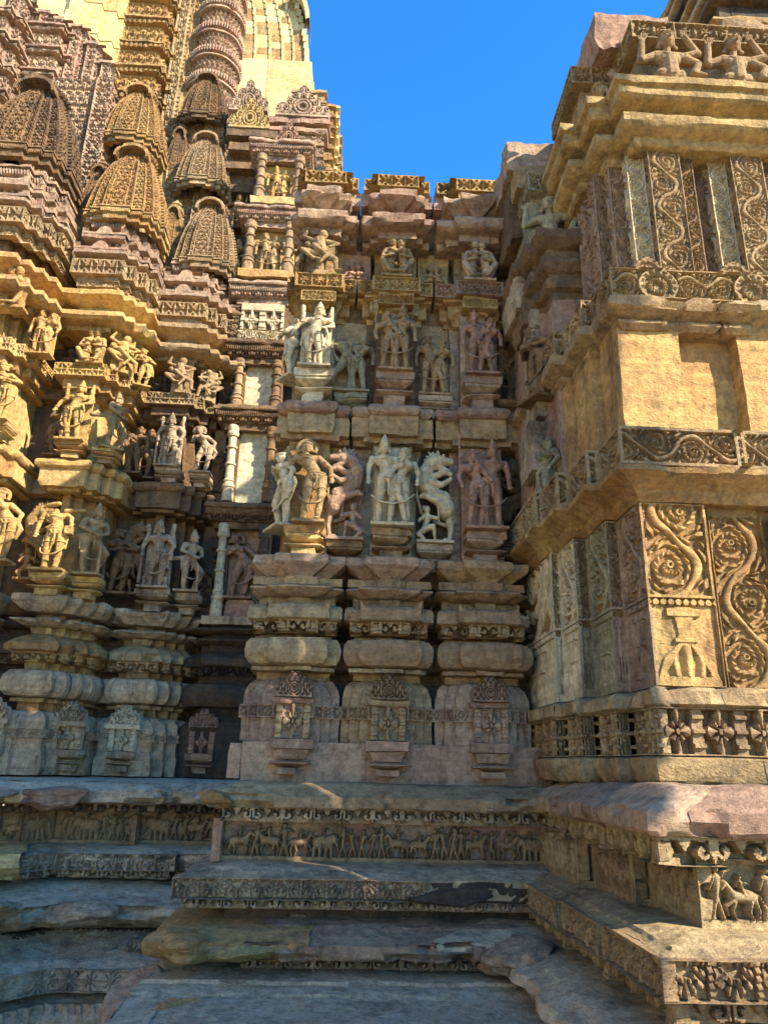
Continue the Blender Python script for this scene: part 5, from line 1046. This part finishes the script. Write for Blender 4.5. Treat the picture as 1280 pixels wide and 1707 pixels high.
# ------------------------------------------------------------------ plinth of the left wall
lp = thing('temple_plinth', 'grey broken plinth courses at bottom left with a flower band and torn stone edges', 'plinth', (-2.6, 6.8, -1.7))
QB = [(-6, 6.55), (-2.95, 6.55), (-2.80, 6.72), (-2.62, 6.72), (-2.45, 6.95), (-1.75, 6.95), (-1.75, 7.05), (-.7, 7.05)]
b = MB(); sweep(b, QB, [(-.6, -.33), (.18, -.33), (.27, -.315), (.28, -.23), (.10, -.16), (-1.9, -.13)], blk=.9, jit=.015, seg=.05, dz=.05, chip=.06, rough=.03, amp=1.4); e = b.build('eave_course', M_blu, lp)
b = MB(); carved(b, QB, .18, -.41, -.325, pfringe, .10, .009, border=0); b.build('scalloped_fringe', M_brn, e)
b = MB(); carved(b, QB, 0, -.66, -.36, pfrieze(77), .05, .008, back=.3); b.build('figure_frieze', M_tan, lp)
b = MB(); sweep(b, QB, [(-.2, -.86), (.32, -.85), (.38, -.80), (.42, -.78), (.43, -.69), (.35, -.675), (.1, -.655), (-.4, -.65)], blk=1.0, jit=.015, seg=.05, dz=.05, chip=.04, rough=.02, amp=2); lf = b.build('leaf_course', M_blu, lp)
b = MB(); carved(b, QB, .445, -.80, -.685, pleaf, .05, .010, border=.004, only=(2, 3, 4, 5, 6), tone=.3); carved(b, QB, .40, -.87, -.795, pfringe, .08, .009, border=0); b.build('leaf_band', M_gry, lf)
b = MB(); sweep(b, [(-6, 6.4), (-3.0, 6.4), (-2.9, 6.5), (-2.5, 6.62)], [(-.2, -.88), (.4, -.84), (.52, -.75), (.50, -.66), (.2, -.645), (-.3, -.64)], blk=9, seg=.04, dz=.04, chip=.08, rough=.08, amp=2.4); b.build('broken_block', M_lit, lp)
b = MB(); sweep(b, QB, [(-.2, -1.19), (.55, -1.17), (.80, -1.12), (.93, -1.03), (.90, -.985), (.6, -.93), (.3, -.89), (-.3, -.87)], blk=1.3, jit=.02, seg=.05, dz=.05, chip=.08, rough=.09, amp=1.8); b.build('projecting_course', M_blu, lp)
for c, r, sd_, mt in (((-3.0, 6.0, -.80), (.42, .3, .17), 1.7, M_lit), ((-2.75, 5.75, -1.02), (.5, .4, .15), 8.3, M_gry), ((-2.35, 6.55, -.27), (.3, .25, .10), 2.2, M_pnk), ((-1.9, 6.05, -1.03), (.3, .2, .08), 3.9, M_gry), ((-2.95, 6.30, -.25), (.35, .2, .10), 5.5, M_pnk)):
    b = MB(); rock(b, c, r, sd_); b.build('torn_block', mt, lp, 20)
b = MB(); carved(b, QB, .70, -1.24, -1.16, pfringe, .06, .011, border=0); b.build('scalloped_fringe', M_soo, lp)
QS = [(-6, 5.0), (-2.75, 5.0), (-2.55, 5.2), (-2.32, 5.2), (-1.90, 5.72), (-.5, 5.72)]
b = MB(); sweep(b, QS, [(-.6, -1.44), (-.0, -1.43), (.0, -1.31), (-.04, -1.295), (-.08, -1.29), (-.10, -1.275), (-.14, -1.27), (-.28, -1.25), (-.48, -1.20), (-.60, -1.15), (-.75, -1.145), (-.78, -1.12), (-1.5, -1.10)], blk=1.1, jit=.006, seg=.05, dz=.04, chip=.02, rough=.01, amp=2); fs = b.build('sloping_course', M_blu, lp)
def pflow(U, V, L, H):
    w = fit(L, H*1.05); n = np.floor(U/w+.5); x = ((U/w+.5) % 1-.5)*2; y = (V/H-.5)*2.0; r = np.hypot(x, y); a = np.arctan2(y, x)
    dm = np.abs(x)+np.abs(y); odd = (n % 2 == 0)
    h = np.where(odd, np.where(r < .95, .6+.4*ss(-.2, .4, np.cos(a*10)), 0), np.where(dm < 1.05, .6+.4*ss(-.2, .4, np.cos(a*8)), 0))
    h = np.where(r < .2, 1, h); return np.maximum(h, np.where(r > 1.15, .6, 0))
b = MB(); carved(b, QS, .015, -1.43, -1.30, pflow, .045, .006, border=.010); b.build('flower_band', M_gry, fs)
b = MB(); relief(b, (-1.42, 5.93, -1.235), .14, .09, pmed, m_crest, .02, .007, thick=.06); b.build('arched_crest', M_gry, fs)
b = MB(); sweep(b, QS, [(-.8, -1.9), (-.30, -1.75), (-.12, -1.73)]+[(-.12+.14*math.cos(t)-.02, -1.60+.12*math.sin(t)) for t in np.linspace(-1.4, 1.5, 8)]+[(-.3, -1.46)], blk=9, seg=.05, dz=.03, chip=0); t_ = b.build('torus_moulding', M_blu, lp)
b = MB(); carved(b, QS, .005, -1.68, -1.50, lambda U, V, L, H: .2+.8*ss(-.1, .5, np.cos(2*math.pi*(U/fit(L, .09)+.5*V/H))), .03, .008, border=0); carved(b, QS, -.14, -1.80, -1.73, lambda U, V, L, H: np.where(np.hypot(((U/fit(L, H)) % 1-.5)*2, (V/H-.5)*2) < .9, 1, 0), .02, .008, border=0); b.build('ribbed_band', M_blu, t_)
g = MB(); G = np.zeros((40, 40, 3)); xx, yy = np.meshgrid(np.linspace(-60, 60, 40), np.linspace(-40, 80, 40), indexing='ij'); G[..., 0] = xx; G[..., 1] = yy; G[..., 2] = -1.9+.0*xx
g.grid(G); M_ground = stone('dry_earth', [(.42, .34, .23), (.50, .41, .28), (.38, .30, .20)], stain=.2); o = g.build('ground', M_ground); tag(o, kind='structure')
# ------------------------------------------------------------------ spires
def spire_mesh(seed, mat):
    """unit curved spire, half width 1 at the base and height 2.4, carved in vertical lattice strips"""
    rs = rnd.getstate(); rnd.seed(seed)
    F = [(-.80, .80), (-.80, .60), (-.90, .60), (-.90, .34), (-1.0, .34), (-1.0, -.34), (-.90, -.34), (-.90, -.60), (-.80, -.60), (-.80, -.80), (-.60, -.80), (-.60, -.90), (-.34, -.90), (-.34, -1.0), (.34, -1.0), (.34, -.90), (.60, -.90), (.60, -.80),
         (.80, -.80), (.80, -.60), (.90, -.60), (.90, -.34), (1.0, -.34), (1.0, .34), (.90, .34), (.90, .60), (.80, .60), (.80, .80)]
    P = np.array(F, float); b = MB(); H = 2.35; s = lambda t: 1-.26*t-.36*t**2.7
    for i in range(len(P)-1):
        A, B = P[i], P[i+1]; L = float(np.hypot(*(B-A)))
        n = np.array([(B-A)[1], -(B-A)[0]])/L
        nu = max(2, int(L/.021)); nv = 105
        t = np.linspace(0, 1, nv+1); u = np.linspace(0, 1, nu+1); Ut, Tt = np.meshgrid(u, t, indexing='ij')
        U = (Ut-.5)*L; V = Tt*H
        if L > .5:
            h = np.where(np.abs(U) < .20, pgav(U, V, .4, H, .20), np.where(np.abs(np.abs(U)-.225) < .02, 0, pgav(np.abs(U)-.27, V, .12, H, .12)))
        elif L > .15: h = np.minimum(np.where(np.abs(U) > L/2-.022, .0, 1), pgav(U, V, L, H, .13))
        else: h = np.where((V/.10) % 1 < .25, 0, 1.)
        h[0] = h[-1] = 1
        S_ = s(Tt)[..., None]; XY = (A+(B-A)*Ut[..., None])*S_-n*((1-h)*.060)[..., None]
        G = np.concatenate([XY, V[..., None]], -1); G += wear(G*1.0, 1.0)
        b.grid(G, rnd.random()*.4+.3)
    me = b.mesh('carved_shaft', mat)
    # cap: ribbed disc with rim, arched hood at the front
    c = MB(); a = np.linspace(0, 2*math.pi, 97); R_ = [(.20, 2.28), (.26, 2.34), (.44, 2.36), (.50, 2.42), (.44, 2.50), (.24, 2.53), (.22, 2.58), (.34, 2.62), (.30, 2.68), (.14, 2.72), (.10, 2.80), (.0, 2.84)]
    G = np.empty((97, len(R_), 3))
    for j, (r, z) in enumerate(R_):
        rr = r*(1-.10*(np.abs(np.sin(a*12)) < .45)*(r > .4)); G[:, j, 0] = rr*np.cos(a); G[:, j, 1] = rr*np.sin(a); G[:, j, 2] = z
    c.grid(G[::-1])
    box(c, -.30, .30, -.30, .30, 2.2, 2.36, seg=.1)
    for k in range(19):
        th = math.pi*(k/18); x = .40*math.cos(th); z = 2.08+.34*math.sin(th); box(c, x-.035, x+.035, -.62, -.38, z-.04, z+.05, seg=.1, amp=.4)
    me2 = c.mesh('ribbed_cap', mat)
    # foot: rope moulding and lip
    d = MB(); Q = [(x*1.02, y*1.02) for x, y in F]
    carved(d, Q, .0, -.14, -.0, prope, .05, .022, border=0, back=.2); sweep(d, Q, slab(.015, 0, .035), seg=.12, amp=.5, chip=0); sweep(d, Q, slab(-.07, -.3, -.14), seg=.2, amp=.5, chip=0)
    me3 = d.mesh('rope_moulding', mat); rnd.setstate(rs)
    return me, me2, me3
SP = {k: spire_mesh(sd_, m) for k, sd_, m in (('pink', 1, M_brn), ('gold', 2, M_och), ('tan', 3, M_tan), ('och', 4, M_och))}
def spire(key, x, y, z, hw, hh, label, rz=0):
    r = thing('miniature_spire', label, 'spire', (x, y, z), 'miniature spires stacked against the main tower'); r['_o'] = [0, 0, 0]
    for me, nm in zip(SP[key], ('carved_shaft', 'ribbed_cap', 'rope_moulding')):
        o = bpy.data.objects.new(nm, me); COL.objects.link(o); o.parent = r
    r.scale = (hw, hw, hh/2.35); r.rotation_euler = (0, 0, rz); return r
spire('gold', -2.99, 7.86, 6.30, .50, 1.12, 'golden ochre miniature spire directly above the pier with the headless statue')
spire('tan', -2.08, 8.42, 6.12, .44, 1.05, 'lowest of the three narrow tan spires stacked beside the window bay')
spire('tan', -2.40, 8.95, 7.92, .42, .95, 'middle one of the three narrow tan spires stacked beside the window bay')
spire('pink', -2.66, 9.5, 9.72, .42, .95, 'uppermost of the three narrow spires, under the round ribbed buttress')
spire('pink', -4.06, 7.35, 6.62, .56, 1.22, 'large reddish spire with lattice strips at the left edge')
spire('och', -3.42, 8.75, 8.42, .46, 1.05, 'buff spire standing above the golden ochre one')
spire('pink', -3.45, 7.9, 6.1, .24, 1.15, 'slim grey spire squeezed between the large reddish one and the golden one')
spire('gold', -2.62, 8.5, 6.05, .22, 1.15, 'slim yellow spire tucked at the right of the golden ochre one')
spire('pink', -2.95, 9.3, 8.2, .22, 1.2, 'slim spire tucked at the right of the buff one')
spire('tan', -1.98, 9.1, 6.5, .14, 1.2, 'very slim spire behind the lowest narrow tan one')
def tstack(root, name, P, z0, z1, n, mat, p0=0, taper=0, rope=True):
    b = MB(); dz = (z1-z0)/n
    for k in range(n):
        z = z0+k*dz; p = p0-taper*k/n
        carved(b, P, p, z, z+dz*.55, lambda U, V, L, H: pgav(U, V, L, H, .16), .05, .02, back=.2)
        if rope: carved(b, P, p+.05, z+dz*.72, z+dz*.86, prope, .05, .02, border=0, back=.2)
        sweep(b, P, slab(p-.05, z+dz*.52, z+dz*.74), seg=.2); sweep(b, P, slab(p+.08, z+dz*.86, z+dz*.93), seg=.15); sweep(b, P, slab(p-.03, z+dz*.92, z+dz*1.01), seg=.2)
    return b.build(name, mat, root)
ms = thing('main_spire', 'pale yellow main temple spire with carved buttresses filling the top left', 'spire', (-6, 11, 6))
def stepped(x0, x1, y, n, sx, sy, yb): 
    L = [(x0, yb)]; P = [(x0, y)]; x = x1; yy = y; P.append((x, yy))
    for k in range(n): yy += sy; P.append((x, yy)); x += sx; P.append((x, yy))
    P.append((x, yb)); return P
# solid cores
b = MB(); sweep(b, [(-9, 8.4), (-3.8, 8.4), (-3.8, 8.9), (-2.3, 8.9), (-2.3, 9.4), (-1.0, 9.4)], slab(0, 5.9, 8.3), seg=.25, dz=.3); sweep(b, [(-9, 9.3), (-3.6, 9.3), (-3.6, 9.6), (-2.35, 9.6), (-2.35, 10.4), (-1.2, 10.4), (-1.2, 12)], slab(0, 6, 9.2), seg=.25, dz=.4); sweep(b, [(-9, 10.1), (-3.2, 10.1), (-3.2, 10.3), (-2.55, 10.3), (-2.55, 12)], slab(0, 8, 11.2), seg=.25, dz=.4); b.build('core_wall', M_och, ms)
tstack(ms, 'carved_buttress', stepped(-5.9, -5.15, 9.3, 2, .12, .16, 10.5), 8.6, 11.6, 6, M_pnk)
tstack(ms, 'carved_buttress', stepped(-7.2, -5.75, 8.8, 1, .12, .16, 10.5), 8.2, 11.3, 6, M_pnk)
tstack(ms, 'carved_buttress', stepped(-5.3, -4.55, 9.4, 2, .12, .14, 10.5), 7.8, 10.5, 6, M_pnk)
tstack(ms, 'carved_buttress', stepped(-4.7, -4.05, 9.5, 2, .11, .14, 10.5), 7.6, 9.7, 5, M_och, rope=False)
tstack(ms, 'carved_buttress', stepped(-4.36, -3.66, 9.75, 2, .06, .12, 11), 10.2, 14.2, 7, M_och)
for k, (x, y, z0, z1, mt) in enumerate(((-3.42, 9.95, 9.3, 14.2, M_tan), (-3.22, 10.15, 9.3, 14.2, M_tan), (-3.05, 10.4, 10.0, 14.4, M_och), (-3.62, 9.9, 9.4, 11, M_och))):
    b = MB(); P = [(x-.30, y+.1), (x-.12, y+.1), (x-.12, y), (x+.04, y), (x+.04, y+.12), (x+.10, y+.12), (x+.10, y+1)]; carved(b, P, 0, z0, z1, lambda U, V, L, H: pgav(U, V, L, H, .14), .05, .02, back=.3); b.build('carved_strip', mt, ms)
# round ribbed buttress
b = MB(); z = 11.0; c = (-2.83, 10.35)
while z < 14.6:
    r = .50-.02*(z-11); Pc = [(c[0]+r*math.cos(t), c[1]-r*math.sin(t)) for t in np.linspace(math.pi*1.15, -.35, 19)]
    carved(b, Pc, -.07, z, z+.30, lambda U, V, L, H: pgav(U+L/2, V, L, H, L), .06, .02, border=0, back=.2); sweep(b, Pc, slab(-.14, z+.28, z+.42), seg=.2); sweep(b, Pc, slab(-.02, z+.30, z+.34), seg=.2)
    carved(b, Pc, -.01, z+.40, z+.52, lambda U, V, L, H: np.abs(np.cos(math.pi*U/fit(L, .055)))**.5, .06, .012, border=0, back=.2); sweep(b, Pc, slab(-.12, z+.5, z+.61), seg=.2); z += .60
b.build('round_buttress', M_pnk, ms)
for k, (x, y, z0, z1) in enumerate(((-5.62, 9.55, 9.8, 12.1), (-5.30, 9.45, 9.5, 11.85), (-5.0, 9.5, 9.2, 11.75), (-4.72, 9.55, 9.0, 11.45), (-4.45, 9.6, 9.0, 11.1), (-6.15, 9.5, 10.2, 12.5))):
    b = MB(); Pk = [(x-.16, y+.6), (x-.16, y), (x-.06, y), (x-.06, y-.06), (x+.08, y-.06), (x+.08, y), (x+.14, y), (x+.14, y+.6)]
    carved(b, Pk, 0, z0, z1, lambda U, V, L, H: np.where((V/.24) % 1 < .12, 0, pgav(U, V, L, H, .13)), .05, .018, back=.3); sweep(b, Pk, [(-.3, z1-.02), (.03, z1), (.03, z1+.05), (-.03, z1+.09), (-.3, z1+.1)], seg=.2); b.build('carved_strip', M_pnk, ms)
# pale shaft of big plain blocks
b = MB(); P = [(-9, 10.9), (-6.75, 10.9), (-6.75, 10.75), (-6.1, 10.75), (-6.1, 10.65), (-5.6, 10.65), (-5.6, 10.8), (-5.25, 10.8), (-5.25, 10.95), (-5.0, 10.95), (-5.0, 11.1), (-4.78, 11.1), (-4.78, 12.5)]
z = 9.5; k = 0
while z < 17:
    sweep(b, P, slab(-.012*(k**1.1)+(.02 if k % 2 else 0), z, z+.42), blk=.6, jit=.025, seg=.25, chip=.01, dz=.2); z += .44; k += 1
b.build('plain_shaft', M_pale, ms)
# far spire
fs_ = thing('distant_spire', 'farther spire of brown and cream blocks, curved right edge against the sky', 'spire', (-3, 15, 12))
b = MB(); bb = MB(); z = 17.7; zt = 21.6; rg = random.Random(4)
def edge(zz): return -1.66-.28*((zz-17.7)/1.9)**1.9 if zz > 17.7 else -1.6
while z < zt:
    x1 = edge(z+.1); n = 7; W = (x1+4.6)
    xs = [-4.6, -4.1, -3.62, -3.15, -2.75, -2.40, -2.1, x1]
    xs = [-4.6+(x+4.6)*(W/(4.6-1.66)) for x in xs[:-1]]+[x1]
    for i in range(7):
        x0, xx = xs[i], xs[i+1]; pale = rg.random() < .35
        (bb if pale else b).grid(np.array([[[x0+.055, 15.05, z], [x0+.055, 15.05, z+.235]], [[xx+.005, 15.05, z], [xx+.005, 15.05, z+.235]]], float), rg.random())
        P = [(x0-.0, 15.4), (x0, 15.02), (x0+.06, 15.02), (x0+.06, 15.4)]; sweep(bb, P, slab(0, z, z+.24), seg=.2, blk=9, jit=0, chip=0, amp=.5)
    sweep(bb, [(x1-.12, 14.98), (x1, 14.98), (x1, 16.5)], slab(0, z, z+.24), seg=.3, blk=9, jit=.01)
    z += .24
sweep(b, [(-4.6, 15.1), (-2.3, 15.1), (-2.3, 16)], slab(0, 17, 21), seg=.4, dz=.4); b.build('brown_block', M_och, fs_); bb.build('cream_rib', M_pale, fs_)
b = MB(); sweep(b, [(-4.6, 14.8), (-1.56, 14.8), (-1.56, 16)], slab(0, 15.0, 17.72), seg=.4, dz=.4, blk=.9, jit=.02); sweep(b, [(-4.6, 14.85), (-1.46, 14.85), (-1.46, 16)], slab(-.02, 15.0, 17.1), seg=.4, dz=.4, blk=.9, jit=.02); b.build('cream_base', M_pale, fs_)
b = MB(); aa = [(-2.16-.05+.5*math.cos(t)-.0, 19.15+1.15*math.sin(t)) for t in np.linspace(.1, 1.6, 12)]
for (xa, za), (xb, zb) in zip(aa[:-1], aa[1:]):
    G = np.array([[[xa-.10, 14.75, za-.05], [xa, 14.75, za], [xa, 15.6, za]], [[xb-.10, 14.75, zb-.05], [xb, 14.75, zb], [xb, 15.6, zb]]], float); b.grid(G, .6)
    G = np.array([[[xa-.10, 14.75, za-.05], [xa-.10, 15.6, za-.05]], [[xb-.10, 14.75, zb-.05], [xb-.10, 15.6, zb-.05]]], float); b.grid(G, .6)
b.build('curved_hood', M_pale, fs_)

for P, z0, z1, mt in (([(-4.6, 8.36), (-3.95, 8.36), (-3.95, 8.30), (-3.72, 8.30), (-3.72, 8.9)], 6.8, 9.4, M_pnk), ([(-2.95, 8.86), (-2.5, 8.86), (-2.5, 8.80), (-2.26, 8.80), (-2.26, 9.4)], 6.6, 8.35, M_tan), ([(-3.3, 9.34), (-2.6, 9.34), (-2.6, 9.28), (-2.3, 9.28), (-2.3, 9.9)], 8.3, 9.8, M_tan)):
    b = MB(); carved(b, P, .0, z0, z1, lambda U, V, L, H: np.where((V/.30) % 1 < .12, 0, pgav(U, V, L, H, .14)), .06, .016, back=.1); b.build('carved_panel', mt, ms)
# ------------------------------------------------------------------ statues
G_A = 'figures on the middle wall piers'; G_N = 'figures in the wall recesses'; G_L = 'figures on the left wall'; G_D = 'figures in the window bay'; G_P = 'figures on the porch'
def st(key, x, y, z, h, lab, mat, rz=0, sx=1.2, mirror=False, g=G_A, name='statue'): return statue(key, (x, y, z), h, lab, mat, rz, name, sx, 'statue', g, mirror)
# middle wall, lower storey
st('dancer2', CX[0]+.03, 5.60, 1.815, .79, 'sunlit dancer in a round halo on the lower storey of the middle wall', M_tan, sx=1.08)
st('dancer', CX[0]-.19, 5.72, 1.80, .78, 'pale figure turned to the left on the outer corner, left of the sunlit haloed dancer', M_wht, -1.1)
st('couple', CX[1], 5.60, 1.815, .84, 'pale embracing pair in tall crowns, lower centre pier of the middle wall', M_wht, sx=1.02)
st('couple2', CX[2], 5.60, 1.815, .84, 'brown crowned pair with a trident, lower right pier of the middle wall', M_pnk, sx=1.02)
st('vyala', GX[0], 5.76, 1.735, .80, 'reddish rearing leogryph between the sunlit dancer and the pale embracing pair', M_pnk, mirror=True, g=G_N, name='leogryph', sx=.80)
st('vyala', GX[1], 5.76, 1.735, .80, 'light grey rearing leogryph with a small fighter under it, between two embracing pairs', M_wht, g=G_N, name='leogryph', sx=.80)
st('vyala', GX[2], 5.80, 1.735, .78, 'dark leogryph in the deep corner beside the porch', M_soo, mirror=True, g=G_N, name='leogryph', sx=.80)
# middle wall, second storey
st('deity2', CX[0], 5.60, 3.205, .68, 'pale four-armed god with one hip out, upper left pier of the middle wall', M_wht)
st('side', CX[0]-.20, 5.72, 3.16, .66, 'pale side figure on the outer corner of the second storey, left of the four-armed god', M_wht, -.9)
st('couple2', CX[1], 5.60, 3.205, .72, 'crowned pair with a staff, second storey centre pier of the middle wall', M_tan, mirror=False, sx=1.02)
st('couple', CX[2], 5.60, 3.205, .70, 'weathered brown pair on the second storey right pier, beside the two women', M_pnk, sx=1.02)
st('broken', GX[0], 5.76, 3.07, .68, 'headless man with a woman, whitish, in the left recess of the second storey', M_grn, g=G_N)
st('couple3', GX[1], 5.76, 3.07, .68, 'slender tan pair standing in the right recess of the second storey', M_tan, g=G_N, sx=1.02)
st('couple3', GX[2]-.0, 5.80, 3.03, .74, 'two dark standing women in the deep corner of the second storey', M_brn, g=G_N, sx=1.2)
# middle wall, top row
st('flyer', CX[0]+.0, 5.62, 4.18, .50, 'sunlit acrobat with limbs thrown out, top row left of the middle wall', M_tan)
st('embrace', CX[1], 5.62, 4.18, .50, 'pair of embracing bodies in the top row centre, above the staff bearing pair', M_tan)
st('embrace', CX[2], 5.62, 4.18, .52, 'interlaced grey couple in the top row right of the middle wall', M_gry, mirror=True)
st('embrace', GX[0], 5.80, 4.10, .40, 'seated reddish pair in the top left recess of the middle wall', M_pnk, g=G_N)
st('embrace', GX[1], 5.80, 4.10, .42, 'seated ochre pair in the top right recess of the middle wall', M_tan, g=G_N, mirror=True)
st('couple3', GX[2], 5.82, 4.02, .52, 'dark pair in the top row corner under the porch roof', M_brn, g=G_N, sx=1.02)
st('side', CX[0]-.19, 5.72, 4.16, .46, 'small side figure at the left end of the top row', M_tan, -.9)
# left wall
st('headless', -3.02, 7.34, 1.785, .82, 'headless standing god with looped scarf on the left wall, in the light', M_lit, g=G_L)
st('guard', -2.68, 7.46, 1.785, .80, 'tall crowned attendant looking right with one forearm out, beside the headless god', M_tan, g=G_L)
st('deity', -2.13, 7.96, 1.785, .80, 'crowned four-armed god with mace on the lower storey of the second pier', M_gry, g=G_L)
st('guard', -1.80, 8.09, 1.785, .74, 'attendant in profile beside the god with mace, next to the white turned column', M_gry, g=G_L)
st('vyala', -3.28, 7.62, 1.75, .84, 'reddish leogryph to the left of the headless god', M_och, g=G_L, name='leogryph', sx=.80)
st('vyala', -2.42, 8.16, 1.75, .84, 'dark leogryph between the draped woman and the god with mace', M_brn, g=G_L, name='leogryph', sx=.80)
st('girl', -2.56, 8.02, 1.72, .82, 'draped brown woman in the recess between the two left piers', M_brn, g=G_L)
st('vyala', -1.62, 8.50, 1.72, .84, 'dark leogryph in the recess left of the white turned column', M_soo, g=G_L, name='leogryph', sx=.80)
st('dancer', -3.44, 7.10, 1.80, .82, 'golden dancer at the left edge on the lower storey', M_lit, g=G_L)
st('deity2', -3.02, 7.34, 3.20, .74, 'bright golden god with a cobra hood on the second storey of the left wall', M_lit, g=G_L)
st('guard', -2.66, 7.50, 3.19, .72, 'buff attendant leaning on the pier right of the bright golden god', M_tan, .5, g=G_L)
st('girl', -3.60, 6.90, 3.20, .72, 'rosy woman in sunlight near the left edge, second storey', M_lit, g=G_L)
st('girl2', -3.28, 7.66, 3.15, .70, 'shaded man with one arm raised, behind the rosy woman', M_brn, g=G_L)
st('deity', -2.15, 7.96, 3.20, .70, 'grey god on the second storey of the second pier', M_gry, g=G_L)
st('dancer', -1.80, 8.10, 3.19, .66, 'grey attendant with raised arm right of the second-storey god on the second pier', M_gry, g=G_L)
st('girl2', -2.46, 8.18, 3.12, .70, 'brown woman bending in the recess left of the second pier', M_brn, g=G_L)
st('broken', -2.62, 8.02, 3.12, .70, 'brown pair in the recess right of the bright golden god', M_brn, g=G_L)
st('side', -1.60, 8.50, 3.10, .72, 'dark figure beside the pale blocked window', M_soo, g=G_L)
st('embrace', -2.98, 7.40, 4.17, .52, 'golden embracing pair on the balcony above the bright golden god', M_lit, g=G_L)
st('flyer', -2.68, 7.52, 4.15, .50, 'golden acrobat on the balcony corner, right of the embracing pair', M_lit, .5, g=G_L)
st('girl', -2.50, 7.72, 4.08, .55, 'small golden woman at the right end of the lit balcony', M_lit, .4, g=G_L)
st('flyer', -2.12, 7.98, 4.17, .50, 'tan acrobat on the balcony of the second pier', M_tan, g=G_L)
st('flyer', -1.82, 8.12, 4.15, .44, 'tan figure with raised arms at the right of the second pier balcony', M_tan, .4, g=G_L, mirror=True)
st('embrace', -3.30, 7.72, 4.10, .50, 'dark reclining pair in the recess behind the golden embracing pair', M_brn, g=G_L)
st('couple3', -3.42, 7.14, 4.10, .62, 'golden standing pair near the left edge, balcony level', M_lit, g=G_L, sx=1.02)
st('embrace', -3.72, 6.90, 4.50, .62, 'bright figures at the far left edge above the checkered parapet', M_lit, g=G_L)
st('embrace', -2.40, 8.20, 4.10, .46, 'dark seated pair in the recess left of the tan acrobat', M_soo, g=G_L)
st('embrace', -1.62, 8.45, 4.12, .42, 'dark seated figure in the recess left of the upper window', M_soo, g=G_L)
# window bay
st('dancer', -1.28, 8.34, 1.78, .84, 'dark red haloed figure in the niche under the lower window', M_pnk, g=G_D)
st('couple3', -1.26, 8.34, 6.12, .76, 'pair of lit figures between turned columns in the lower niche of the window bay', M_tan, g=G_D, sx=1.02)
st('couple', -1.20, 8.34, 7.30, .72, 'crowned pair between turned columns in the highest niche of the window bay', M_lit, g=G_D, sx=1.02)
st('girl2', -1.72, 8.40, 6.10, .70, 'small figure leaning at the left of the lower niche', M_tan, g=G_D)
st('deity2', -1.82, 8.66, 7.10, .66, 'shaded four-armed figure left of the highest niche', M_brn, g=G_D)
# porch
st('brack', 2.14, 3.90, 4.73, .50, 'bracket figure with calm face and raised arms, left one on the porch cornice', M_tan, g=G_P, sx=1.12)
st('brack', 2.63, 3.90, 4.73, .50, 'bracket figure with arms up against the beam at the right edge', M_tan, g=G_P, sx=1.12)
st('brack', 1.78, 4.25, 4.66, .46, 'side bracket figure at the porch corner, seen against the sky', M_tan, -1.0, g=G_P)
st('brack', 1.50, 4.86, 4.10, .46, 'headless bracket figure on the shaded rear corner of the porch', M_grn, -.3, g=G_P)
st('girl', 1.37, 5.02, 2.68, .74, 'slim shaded woman in profile on the rear corner of the porch', M_brn, -1.2, g=G_P)
st('girl2', 1.41, 4.98, 1.78, .62, 'pale narrow figure behind the porch, beside the dark leogryph', M_grn, -1.2, g=G_P)

# torn blocks lying at the foot of the plinth
for c, r, mt, lab in (((-1.10, 4.95, -1.30), (.16, .26, .15), M_pnk, 'pink torn boulder on the plinth edge beside the flower band'), ((-.86, 4.45, -1.36), (.30, .3, .17), M_lit, 'yellowish broken boulder at the bottom edge left of the lowest slab'), ((-.52, 4.30, -1.30), (.16, .22, .10), M_wht, 'small pale stone wedge lying on the lowest slab')):
    b = MB(); rock(b, c, r, c[0]); o = b.build('boulder', mt); tag(o, lab, 'boulder')
